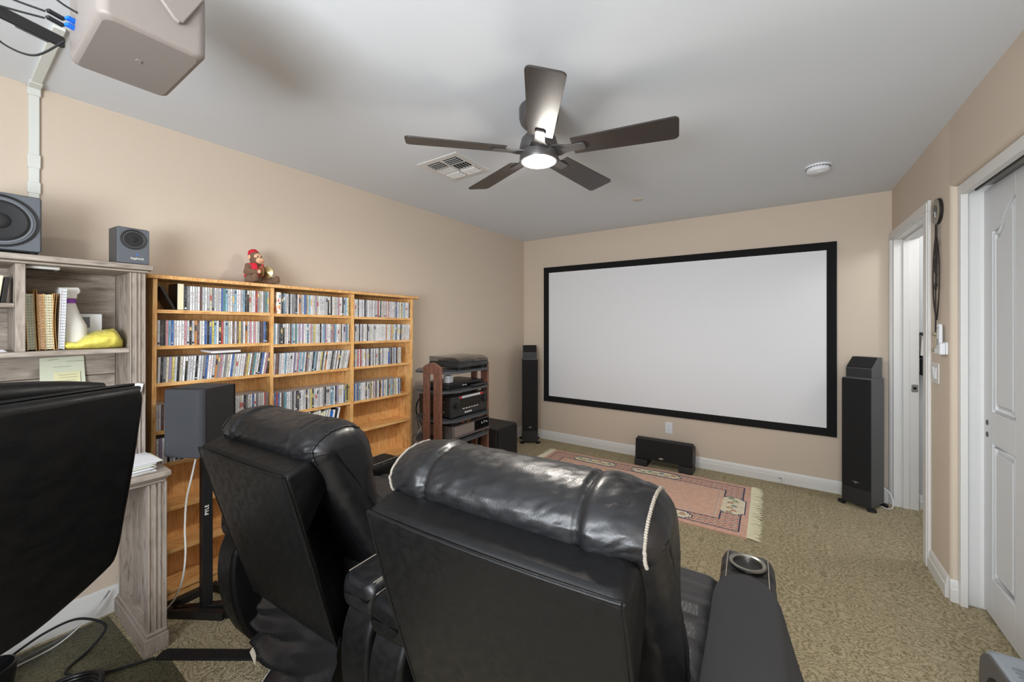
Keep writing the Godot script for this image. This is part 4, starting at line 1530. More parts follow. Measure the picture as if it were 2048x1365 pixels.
# surface nets over a smooth union of tapered bones
func nets(b: Mb, bones: Array, k: float, cell: float, fuzz := 0.0) -> void:
	var lo := Vector3.INF
	var hi := -Vector3.INF
	for s in bones:
		for e in 2:
			lo = lo.min(s[e] - Vector3.ONE * (s[2 + e] + cell * 2))
			hi = hi.max(s[e] + Vector3.ONE * (s[2 + e] + cell * 2))
	var n := Vector3i(((hi - lo) / cell).ceil()) + Vector3i.ONE
	var nz := noise(70.0, 17, FastNoiseLite.TYPE_SIMPLEX, 2)
	var f := PackedFloat32Array()
	f.resize(n.x * n.y * n.z)
	for z in n.z:
		for y in n.y:
			for x in n.x:
				var p := lo + Vector3(x, y, z) * cell
				var d := 1e9
				for s in bones:
					var e := capsule_d(p, s[0], s[1], s[2], s[3])
					var h := maxf(k - absf(d - e), 0.0) / k
					d = minf(d, e) - h * h * k * 0.25
				f[x + n.x * (y + n.y * z)] = d + nz.get_noise_3dv(p) * fuzz
	var id := {}
	var base := b.v.size()
	for z in n.z - 1:
		for y in n.y - 1:
			for x in n.x - 1:
				var s := Vector3.ZERO
				var c := 0
				var vals := []
				for o in 8:
					vals.append(f[x + (o & 1) + n.x * (y + ((o >> 1) & 1) + n.y * (z + (o >> 2)))])
				for e in [[0, 1], [2, 3], [4, 5], [6, 7], [0, 2], [1, 3], [4, 6], [5, 7], [0, 4], [1, 5], [2, 6], [3, 7]]:
					var a: float = vals[e[0]]
					var d2: float = vals[e[1]]
					if (a < 0) != (d2 < 0):
						var pa := Vector3(e[0] & 1, (e[0] >> 1) & 1, e[0] >> 2)
						var pb := Vector3(e[1] & 1, (e[1] >> 1) & 1, e[1] >> 2)
						s += pa.lerp(pb, a / (a - d2))
						c += 1
				if c:
					id[x + n.x * (y + n.y * z)] = b.v.size()
					b.v.append(b.xf * (lo + (Vector3(x, y, z) + s / c) * cell))
					b.n.append(Vector3.ZERO)
					b.t.append(Vector2.ZERO)
	var st := [1, n.x, n.x * n.y]
	for z in range(1, n.z - 1):
		for y in range(1, n.y - 1):
			for x in range(1, n.x - 1):
				var at: int = x + n.x * (y + n.y * z)
				for ax in 3:
					var a := f[at]
					var d := f[at + st[ax]]
					if (a < 0) == (d < 0):
						continue
					var u: int = st[(ax + 1) % 3]
					var w: int = st[(ax + 2) % 3]
					var q := [id.get(at - u - w, -1), id.get(at - w, -1), id.get(at, -1), id.get(at - u, -1)]
					if q.has(-1):
						continue
					var out := Vector3.ZERO
					out[ax] = 1.0 if a < 0 else -1.0
					out = b.xf.basis * out
					for t3 in [[0, 1, 2], [0, 2, 3]]:
						var i0: int = q[t3[0]]
						var i1: int = q[t3[1]]
						var i2: int = q[t3[2]]
						var fn := (b.v[i2] - b.v[i0]).cross(b.v[i1] - b.v[i0])
						if fn.dot(out) < 0:
							var sw := i1
							i1 = i2
							i2 = sw
							fn = -fn
						b.i.append_array([i0, i1, i2])
						b.n[i0] += fn
						b.n[i1] += fn
						b.n[i2] += fn
	for k2 in range(base, b.v.size()):
		b.n[k2] = b.n[k2].normalized()


func monkey() -> void:
	# sits on the shelf facing the room and a little to the right; local z is its front, x its left
	var at := bc * Vector3(-2.575, 1.6245, 1.148)
	var t := thing("toy_monkey", "brown plush toy monkey in red vest and hat holding small cymbals", "plush toy", at, PI / 2 + 0.28)
	t.scale = Vector3.ONE * 1.06
	var b := Mb.new()
	var V := func(x: float, y: float, z: float) -> Vector3: return Vector3(x, y, z)
	var bones := [
		[V.call(0, 0.035, 0), V.call(0, 0.085, 0), 0.036, 0.030],
		[V.call(0, 0.105, 0.002), V.call(0, 0.118, 0.004), 0.020, 0.020],
		[V.call(0, 0.140, 0.006), V.call(0, 0.152, 0.004), 0.030, 0.029],
		[V.call(0, 0.128, 0.022), V.call(0, 0.126, 0.034), 0.022, 0.018]]
	for s in [-1, 1]:
		bones.append([V.call(s * 0.036, 0.095, 0), V.call(s * 0.058, 0.062, 0.018), 0.018, 0.015])
		bones.append([V.call(s * 0.058, 0.062, 0.018), V.call(s * 0.030, 0.062, 0.056), 0.015, 0.012])
		bones.append([V.call(s * 0.030, 0.022, 0.0), V.call(s * 0.062, 0.020, 0.045), 0.024, 0.019])
		bones.append([V.call(s * 0.062, 0.020, 0.045), V.call(s * 0.066, 0.022, 0.078), 0.018, 0.017])
		bones.append([V.call(s * 0.066, 0.024, 0.084), V.call(s * 0.066, 0.038, 0.086), 0.015, 0.012])
	nets(b, bones, 0.012, 0.0034, 0.0022)
	obj("body", b, M.fur, t)
	b = Mb.new()
	ellip(b, V.call(0, 0.148, 0.022), V.call(0.024, 0.022, 0.016))
	ellip(b, V.call(0, 0.128, 0.040), V.call(0.023, 0.017, 0.017))
	var face := obj("face", b, M.face_felt, t, "tan felt face")
	for s in [-1, 1]:
		b = Mb.new()
		ellip(b, V.call(s * 0.011, 0.151, 0.0365), V.call(0.0038, 0.0042, 0.003), Basis(), 12)
		obj("eye", b, M.eye, face)
		b = Mb.new()
		ellip(b, V.call(s * 0.033, 0.146, 0.002), V.call(0.006, 0.014, 0.011), Basis(Vector3.UP, s * 0.4), 14)
		obj("ear", b, M.face_felt, t, "tan felt ear")
	b = Mb.new()
	b.tube(spline([V.call(-0.015, 0.125, 0.0535), V.call(-0.007, 0.1215, 0.0572), V.call(0.0, 0.1205, 0.0580), V.call(0.007, 0.1215, 0.0572), V.call(0.015, 0.125, 0.0535)], 5), 0.0012, 6)
	obj("mouth", b, M.red_felt, face)
	# hat: a low red fez tipped back
	b = Mb.new()
	b.xf = Transform3D(Basis(Vector3.RIGHT, -0.5), V.call(0, 0.166, -0.008))
	b.lathe([Vector2(0.028, -0.004), Vector2(0.027, 0.006), Vector2(0.022, 0.020), Vector2(0.018, 0.023), Vector2(0.0001, 0.0235)], 24)
	obj("hat", b, M.red_felt, t, "small red felt hat")
	# vest: open skin of felt round the back with two front edges
	b = Mb.new()
	var rows := []
	for k in 9:
		var f := k / 8.0
		var y := 0.042 + f * 0.066
		var r := lerpf(0.0445, 0.036, f) + 0.003
		var ring := PackedVector3Array()
		for q in 21:
			var a := lerpf(-PI * 0.5 + 0.28 + f * 0.22, PI * 1.5 - 0.28 - f * 0.22, q / 20.0)
			ring.append(V.call(cos(-a) * r * 1.02, y, -sin(-a) * -r))
		rows.append(ring)
	var outer := []
	for ring in rows:
		var o := PackedVector3Array()
		for p in ring:
			o.append(p)
		outer.append(o)
	b.grid(outer)
	b.tube(Array(rows[0]), 0.0035, 8)
	b.tube(Array(rows[8]), 0.0045, 8)
	var e0 := []
	var e1 := []
	for ring in rows:
		e0.append(ring[0])
		e1.append(ring[20])
	b.tube(e0, 0.004, 8)
	b.tube(e1, 0.004, 8)
	obj("vest", b, M.red_felt, t, "open red felt vest")
	for s in [-1, 1]:
		b = Mb.new()
		ellip(b, V.call(s * 0.026, 0.063, 0.064), V.call(0.010, 0.012, 0.012), Basis(), 14)
		obj("hand", b, M.face_felt, t, "tan felt hand")
		b = Mb.new()
		b.xf = Transform3D(Basis(Vector3(0, 0, 1), s * PI / 2), V.call(s * 0.016, 0.064, 0.072)) * Transform3D(Basis(Vector3.RIGHT, 0.25), Vector3.ZERO)
		b.lathe([Vector2(0.0001, 0.007), Vector2(0.008, 0.006), Vector2(0.012, 0.002), Vector2(0.033, -0.003), Vector2(0.033, -0.0042), Vector2(0.012, 0.0005), Vector2(0.0001, 0.004)], 28)
		obj("cymbal", b, M.brass, t, "small metal cymbal")


# ---------------------------------------------------------------- desk and hutch
const DESK_Y := 0.772
const DESK_END := 0.95


func fluted(b: Mb, x: float, z0: float, z1: float, y0: float, y1: float) -> void:
	# a pilaster facing +x: a board with raised reeds
	b.bx(x - 0.022, x - 0.006, y0, y1, z0, z1, 0.002, 1)
	var n := 3
	var w := (z1 - z0) / (n * 2 + 1)
	b.bx(x - 0.010, x, y0, y1, z0, z0 + w * 0.9, 0.003, 1)
	b.bx(x - 0.010, x, y0, y1, z1 - w * 0.9, z1, 0.003, 1)
	for k in 2:
		b.bx(x - 0.010, x, y0, y1, z0 + w * (2.1 + k * 1.7), z0 + w * (3.2 + k * 1.7), 0.003, 1)


func desk() -> void:
	var t := thing("desk", "grey weathered oak desk with a fluted end leg by the left wall", "desk")
	var b := Mb.new()
	b.bx(LEFT + 0.02, -2.172, DESK_Y - 0.024, DESK_Y, -0.582, DESK_END, 0.004, 2)
	obj("desk_top", b, M.grey_oak, t)
	b = Mb.new()
	b.bx(LEFT + 0.04, -2.195, DESK_Y - 0.040, DESK_Y - 0.024, -0.578, DESK_END - 0.01, 0.006, 2)
	b.bx(LEFT + 0.04, -2.208, DESK_Y - 0.056, DESK_Y - 0.040, -0.574, DESK_END - 0.02, 0.005, 2)
	obj("top_moulding", b, M.grey_oak, t)
	for z in [-0.545, DESK_END - 0.06]:
		var lg := Mb.new()
		fluted(lg, -2.212, z - 0.032, z + 0.032, 0.08, DESK_Y - 0.056)
		lg.bx(-2.27, -2.232, 0.08, DESK_Y - 0.056, z - 0.032, z + 0.032, 0.002, 1)
		var leg := obj("end_leg", lg, M.grey_oak, t)
		b = Mb.new()
		b.bx(-2.60, -2.27, 0.08, DESK_Y - 0.056, z - 0.016, z - 0.002, 0.001, 1)
		obj("side_board", b, M.grey_oak, leg)
		b = Mb.new()
		b.bx(LEFT + 0.025, -2.60, 0.08, DESK_Y - 0.056, z - 0.032, z + 0.032, 0.002, 1)
		obj("rear_post", b, M.grey_oak, leg)
		b = Mb.new()
		b.bx(LEFT + 0.022, -2.196, 0.0, 0.072, z - 0.036, z + 0.048, 0.004, 0)
		b.bx(LEFT + 0.025, -2.203, 0.072, 0.088, z - 0.034, z + 0.040, 0.006, 0)
		obj("plinth", b, M.grey_oak, leg)

	t = thing("desk_hutch", "grey weathered oak hutch with open shelves standing on the desk", "hutch")
	var y1 := 1.642
	b = Mb.new()
	b.bx(LEFT + 0.015, -2.372, y1, 1.666, -0.572, DESK_END, 0.004, 2)
	b.bx(LEFT + 0.02, -2.388, y1 - 0.012, y1, -0.560, DESK_END - 0.01, 0.005, 2)
	obj("top_board", b, M.grey_oak, t)
	for z in [-0.522, DESK_END - 0.05]:
		b = Mb.new()
		fluted(b, -2.395, z - 0.027, z + 0.027, DESK_Y, y1 - 0.012)
		b.bx(LEFT + 0.02, -2.41, DESK_Y, y1 - 0.012, z - 0.020, z + 0.020, 0.001, 1)
		obj("side_post", b, M.grey_oak, t)
	for z in [-0.189, 0.40]:
		b = Mb.new()
		b.bx(LEFT + 0.03, -2.398, 1.292, y1 - 0.012, z - 0.013, z + 0.013, 0.002, 1)
		obj("divider", b, M.grey_oak, t)
	b = Mb.new()
	b.bx(LEFT + 0.03, -2.398, 1.272, 1.292, -0.495, DESK_END - 0.077, 0.002, 2)
	obj("shelf", b, M.grey_oak, t)
	b = Mb.new()
	b.bx(LEFT + 0.03, -2.402, 1.462, 1.478, -0.176, 0.387, 0.002, 2)
	obj("shelf", b, M.grey_oak, t)
	b = Mb.new()
	b.bx(LEFT + 0.012, LEFT + 0.028, 1.28, y1, -0.50, DESK_END - 0.07, 0.0, 2, Vector2(0.37, 0.2))
	obj("back_panel", b, M.grey_oak, t)
	var ys := [0.774, 0.90, 1.03, 1.16, 1.272]
	for k in 4:
		b = Mb.new()
		b.bx(LEFT + 0.012, LEFT + 0.030, ys[k] + 0.0012, ys[k + 1] - 0.0012, -0.50, DESK_END - 0.07, 0.002, 2, Vector2(k * 0.61, k * 0.33))
		obj("back_plank", b, M.grey_oak, t)
	t = thing("puck_light", "small flat puck light under the hutch's top board", "light fitting", Vector3(-2.46, y1 - 0.012, -0.245))
	b = Mb.new()
	b.bx(-0.03, 0.03, -0.012, 0.0, -0.05, 0.05, 0.004)
	obj("housing", b, M.off_white, t)
	b = Mb.new()
	b.bx(-0.02, 0.02, -0.0135, -0.0115, -0.035, 0.035, 0.0005)
	obj("lens", b, M.slot_dark, t)


func on_desk() -> void:
	# computer subwoofer and satellite on the hutch
	var t := thing("desk_subwoofer", "grey subwoofer with a large round cone on the hutch's left part", "speaker", Vector3(-2.50, 1.666, -0.138), PI / 2)
	var b := Mb.new()
	# local: front +z, turned to face the room
	b.bx(-0.104, 0.104, 0.012, 0.226, -0.14, 0.10, 0.006)
	obj("cabinet", b, M.grey_vinyl, t)
	b = Mb.new()
	b.xf = axes(Vector3(0.0, 0.119, 0.10), Vector3.RIGHT, Vector3(0, 0, 1), Vector3.UP)
	b.lathe([Vector2(0.099, -0.001), Vector2(0.098, 0.004), Vector2(0.094, 0.005), Vector2(0.086, -0.004), Vector2(0.082, -0.006)], 40)
	obj("surround", b, M.black_plastic, t)
	b = Mb.new()
	b.xf = axes(Vector3(0.0, 0.119, 0.10), Vector3.RIGHT, Vector3(0, 0, 1), Vector3.UP)
	b.lathe([Vector2(0.083, -0.001), Vector2(0.083, 0.003), Vector2(0.077, 0.003), Vector2(0.076, -0.001)], 40)
	obj("trim_ring", b, M.cone_ring, t)
	b = Mb.new()
	b.xf = axes(Vector3(0.0, 0.119, 0.10), Vector3.RIGHT, Vector3(0, 0, 1), Vector3.UP)
	b.lathe([Vector2(0.0765, 0.002), Vector2(0.068, 0.006), Vector2(0.060, 0.002), Vector2(0.030, 0.0006), Vector2(0.026, 0.006), Vector2(0.012, 0.010), Vector2(0.0001, 0.011)], 40)
	obj("cone", b, M.cone, t)
	for s in [[-1, -1], [1, -1], [-1, 1], [1, 1]]:
		b = Mb.new()
		b.lathe([Vector2(0.0001, 0), Vector2(0.012, 0), Vector2(0.013, 0.013), Vector2(0.0001, 0.013)], 12, Vector3(s[0] * 0.085, 0, -0.02 + s[1] * 0.09))
		obj("foot", b, M.rubber, t)
	t = thing("desk_speaker", "small grey satellite speaker on the hutch's right end", "speaker", Vector3(-2.455, 1.666, -0.505), PI / 2 + 0.10)
	b = Mb.new()
	b.bx(-0.055, 0.055, 0.0, 0.165, -0.05, 0.044, 0.006)
	obj("cabinet", b, M.dark_abs, t)
	b = Mb.new()
	b.bx(-0.055, 0.055, 0.004, 0.162, 0.044, 0.05, 0.003)
	obj("front_baffle", b, M.grey_vinyl, t)
	b = Mb.new()
	b.xf = axes(Vector3(0, 0.112, 0.05), Vector3.RIGHT, Vector3(0, 0, 1), Vector3.UP)
	b.lathe([Vector2(0.046, -0.001), Vector2(0.045, 0.003), Vector2(0.040, 0.003), Vector2(0.035, -0.001), Vector2(0.033, -0.001)], 32)
	obj("surround", b, M.black_plastic, t)
	b = Mb.new()
	b.xf = axes(Vector3(0, 0.112, 0.05), Vector3.RIGHT, Vector3(0, 0, 1), Vector3.UP)
	b.lathe([Vector2(0.034, 0.0005), Vector2(0.012, 0.0008), Vector2(0.010, 0.004), Vector2(0.0001, 0.006)], 32)
	obj("cone", b, M.cone, t)
	text("lettering", "logitech", 0.012, 0.0008, M.off_white, t, Transform3D(Basis(), Vector3(0.012, 0.028, 0.0503)), "Droid Sans", true)
	b = Mb.new()
	b.box(Vector3(0.012, 0.046, 0.0502), Vector3(0.006, 0.006, 0.0008), 0.0003)
	obj("indicator", b, M.blue_plug, t)

	# notebooks and folders leaning at the divider
	var books := [
		["notebook", "spiral notebook with pale green pages at the left of the row", M.green_paper, 0.0, 0.020, 0.222, 0.03, true],
		["folder", "manila folder behind the notebooks, taller than them", M.manila, 0.022, 0.006, 0.245, 0.03, false],
		["notebook", "spiral notebook with peach pages in the middle of the row", M.peach_paper, 0.030, 0.014, 0.222, 0.025, true],
		["notebook", "thick spiral notebook with cream pages right of the peach one", M.cream_paper, 0.046, 0.022, 0.222, 0.02, true],
		["folder", "tan folder bowed between the cream and white notebooks", M.manila, 0.069, 0.006, 0.232, 0.0, false],
		["notebook", "white spiral notebook next to the pale spray bottle", M.paper, 0.080, 0.014, 0.248, -0.03, true]]
	for k in books.size():
		var s: Array = books[k]
		t = thing(s[0], s[1], "folder" if s[0] == "folder" else "notebook", Vector3(-2.45, 1.2925, -0.212 - s[3]), 0.0)
		b = Mb.new()
		b.xf = Transform3D(Basis(Vector3.RIGHT, s[6]), Vector3.ZERO)
		if s[7]:
			for p in 6:
				b.box(Vector3(-0.09 - (p % 2) * 0.002, s[5] / 2 + 0.004, -s[4] * (p + 0.5) / 6.0), Vector3(0.17, s[5] - (p % 3) * 0.001, s[4] / 6.0 * 0.82), 0.0)
			obj("pages", b, s[2], t)
			b = Mb.new()
			b.xf = Transform3D(Basis(Vector3.RIGHT, s[6]), Vector3.ZERO)
			b.box(Vector3(-0.09, s[5] / 2 + 0.004, 0.0008), Vector3(0.176, s[5] + 0.004, 0.0016), 0.0)
			b.box(Vector3(-0.09, s[5] / 2 + 0.004, -s[4] - 0.0008), Vector3(0.176, s[5] + 0.004, 0.0016), 0.0)
			obj("cover", b, M.manila if k != 5 else M.paper, t)
			b = Mb.new()
			b.xf = Transform3D(Basis(Vector3.RIGHT, s[6]), Vector3.ZERO)
			var n := 20
			for c in n:
				var y: float = 0.012 + (s[5] - 0.02) * c / (n - 1)
				var pts := []
				for q in 9:
					var a := TAU * q / 8.0
					pts.append(Vector3(0.001 + cos(a) * 0.004, y + 0.001 * sin(a * 0.5), -s[4] / 2 + sin(a) * (s[4] / 2 + 0.003)))
				b.tube(pts, 0.0006, 4, false)
			obj("wire_spiral", b, M.steel, t)
		else:
			var rows := []
			for side in 2:
				for q in 9:
					var f := q / 8.0
					var bow := sin(f * PI) * (0.010 if k == 4 else 0.002)
					var z: float = -side * s[4] + bow * 0.5
					rows.append(PackedVector3Array([Vector3(0.004, s[5] * f, z), Vector3(0.004, s[5] * f, z - 0.0012), Vector3(-0.19, s[5] * f, z - 0.0012), Vector3(-0.19, s[5] * f, z)]))
			b.grid(rows.slice(0, 9), true, true)
			b.grid(rows.slice(9, 18), true, true)
			obj("covers", b, s[2], t)

	# pale spray bottle, back to us, with a purple band under its head
	t = thing("spray_bottle", "pale grey plastic bottle with a purple band beside the notebooks", "bottle", Vector3(-2.535, 1.2925, -0.345))
	b = Mb.new()
	var rows := []
	for s in [[0.0, 0.036, 0.05], [0.006, 0.040, 0.055], [0.10, 0.038, 0.050], [0.15, 0.030, 0.036], [0.185, 0.021, 0.020], [0.196, 0.018, 0.017]]:
		var ring := PackedVector3Array()
		for q in 28:
			var a := TAU * q / 28
			var ca := cos(a)
			var sa := sin(a)
			ring.append(Vector3(signf(ca) * pow(absf(ca), 0.8) * s[2], s[0], signf(sa) * pow(absf(sa), 0.8) * s[1] + (0.012 if s[0] > 0.12 else 0.0)))
		rows.append(ring)
	b.grid(rows, true, true)
	obj("bottle_body", b, M.off_white, t)
	b = Mb.new()
	b.lathe([Vector2(0.0001, 0.196), Vector2(0.0195, 0.196), Vector2(0.0195, 0.214), Vector2(0.0001, 0.214)], 24, Vector3(0, 0, 0.012))
	obj("band", b, M.purple, t)
	b = Mb.new()
	b.xf = axes(Vector3(-0.022, 0, 0.012), Vector3(0, 0, 1), Vector3.UP, Vector3.RIGHT)
	b.prism([Vector2(-0.02, 0.214), Vector2(0.016, 0.214), Vector2(0.02, 0.226), Vector2(0.034, 0.236), Vector2(0.034, 0.262), Vector2(-0.024, 0.266), Vector2(-0.030, 0.258), Vector2(-0.030, 0.242), Vector2(-0.021, 0.232)], 0.0, 0.044, 0.006)
	obj("spray_head", b, M.off_white, t)

	t = thing("white_box", "white box with a grey printed window behind the pale bottle", "box", Vector3(-2.60, 1.2925, -0.385))
	b = Mb.new()
	b.bx(-0.018, 0.018, 0.0, 0.152, -0.055, 0.055, 0.002)
	obj("carton", b, M.white_plastic, t)
	b = Mb.new()
	b.bx(0.018, 0.0188, 0.09, 0.138, -0.016, 0.030, 0.0)
	obj("print", b, M.cone_ring, t)
	b = Mb.new()
	b.bx(0.018, 0.0188, 0.055, 0.066, -0.028, -0.010, 0.0)
	obj("print", b, M.cone_ring, t)

	# crumpled yellow bag
	t = thing("yellow_bag", "crumpled shiny yellow plastic bag lying on the hutch shelf", "bag", Vector3(-2.52, 1.2925, -0.40))
	b = Mb.new()
	var nz := noise(9.0, 61, FastNoiseLite.TYPE_SIMPLEX_SMOOTH, 3)
	rows = []
	for k in 41:
		var f := k / 40.0
		var z := lerpf(0.102, -0.088, f)
		var prof := [0.016, 0.034, 0.038, 0.050, 0.060, 0.068, 0.076, 0.082, 0.078, 0.045]
		var fi := f * 9.0
		var hgt: float = lerpf(prof[int(fi)], prof[mini(int(fi) + 1, 9)], fi - int(fi))
		var wid: float = 0.035 + 0.06 * sqrt(maxf(sin(f * PI), 0.0)) + 0.015 * f
		if absf(f - 0.24) < 0.05:
			hgt *= 0.9
		var ring := PackedVector3Array()
		for q in 36:
			var a := TAU * q / 36
			var p := Vector3(cos(a) * wid, maxf(0.0, hgt * (0.42 + 0.58 * sin(a))), z)
			var d := nz.get_noise_3d(p.x * 1.2, p.y * 2.0, p.z * 1.5) * 0.011 + sin(p.z * 160 + p.x * 70 + nz.get_noise_3dv(p * 0.6) * 9.0) * 0.0012
			p += Vector3(cos(a), maxf(sin(a), 0.0), 0) * d
			p.y = maxf(p.y, 0.0006)
			ring.append(p)
		rows.append(ring)
	b.grid(rows, true, true)
	obj("bag", b, M.yellow_bag, t)

	# note taped under the shelf, with a smaller one over it
	t = thing("paper_note", "pale green handwritten note stuck below the hutch shelf", "note", Vector3(LEFT + 0.034, 1.10, -0.33))
	b = Mb.new()
	rows = []
	for k in 9:
		var f := k / 8.0
		var ring := PackedVector3Array()
		for q in 7:
			var g := q / 6.0
			ring.append(Vector3(0.004 + 0.018 * (1.0 - f) * (1.0 - f), lerpf(-0.012, 0.150, f) + 0.003 * g, lerpf(0.068, -0.070 + 0.006 * f, g)))
		rows.append(ring)
	b.grid(rows)
	obj("sheet", b, M.green_paper, t)
	b = Mb.new()
	b.xf = Transform3D(Basis(Vector3(0, 0, 1), 0.13), Vector3(0.025, 0.0, 0))
	b.bx(-0.004, -0.003, -0.008, 0.085, -0.052, 0.028, 0.0)
	obj("small_note", b, M.yellow_paper, t, "small pale yellow note over the larger sheet")
	b = Mb.new()
	for l in 6:
		var y: float = [0.138, 0.131, 0.108, 0.072, 0.060, 0.046][l]
		var z: float = [0.045, -0.01, 0.03, 0.015, 0.012, 0.018][l]
		var x: float = 0.0055 + 0.018 * pow(1.0 - clampf((y + 0.012) / 0.162, 0, 1), 2.0)
		if l > 2:
			x = 0.0235 - y * 0.13 + 0.001
		var pts := []
		for q in 26:
			pts.append(Vector3(x, y + sin(q * 2.3 + l) * 0.0016 * (1.0 if q % 5 else 0.2) + (0.006 * q / 25.0 if l == 0 else 0.0), z - q * (0.0012 if l == 0 else 0.0022)))
		b.tube(pts, 0.0004, 4, false)
	obj("handwriting", b, M.ink, t)

	# a few books in the compartment at the frame's edge
	var cs := [["cream paperback standing at the left edge of the hutch's upper compartment", M.cream_paper, 0.018, 0.105], ["dark paperback right of the cream one in the hutch compartment", M.black_satin, 0.012, 0.10]]
	for k in 2:
		b = Mb.new()
		b.xf = Transform3D(Basis(Vector3.RIGHT, -0.10), Vector3(-2.47, 1.4785, -0.133 - k * 0.019))
		b.box(Vector3(-0.02, cs[k][3] / 2 + 0.001, 0), Vector3(0.09, cs[k][3], cs[k][2]), 0.001)
		tag(obj("paperback", b, cs[k][1]), cs[k][0], "book")
	b = Mb.new()
	b.xf = Transform3D(Basis(Vector3.UP, 0.4), Vector3(-2.44, 1.2925, -0.10))
	for k in 4:
		b.box(Vector3(0, 0.0012 + k * 0.0025, 0), Vector3(0.07, 0.002, 0.10 - k * 0.006), 0.0)
	tag(obj("paper_pad", b, M.paper), "little pad of white papers at the left of the hutch shelf", "paper")

	# pile of papers on the desk
	t = thing("paper_pile", "untidy pile of white papers and a folder on the desk's end", "papers", Vector3(-2.288, DESK_Y, -0.44))
	for k in 16:
		b = Mb.new()
		var r := (rng.randf() - 0.5) * 0.16
		b.xf = Transform3D(Basis(Vector3.UP, r + 0.04), Vector3((rng.randf() - 0.5) * 0.02, 0.0012 + k * 0.0028, 0.04 + (rng.randf() - 0.5) * 0.02 - (0.03 if k > 12 else 0.0)))
		b.box(Vector3.ZERO, Vector3(0.195 - (k % 3) * 0.012, 0.0022, 0.25), 0.0)
		obj("sheet", b, [M.paper, M.paper, M.cream_paper, M.paper, M.green_paper, M.paper][k % 6], t)
	b = Mb.new()
	b.xf = Transform3D(Basis(Vector3.UP, -0.3), Vector3(-0.045, 0.0, -0.105))
	for k in 5:
		b.box(Vector3(0, 0.004 + k * 0.003, 0), Vector3(0.08, 0.002, 0.05 - k * 0.004), 0.0)
	obj("envelope", b, M.off_white, t)


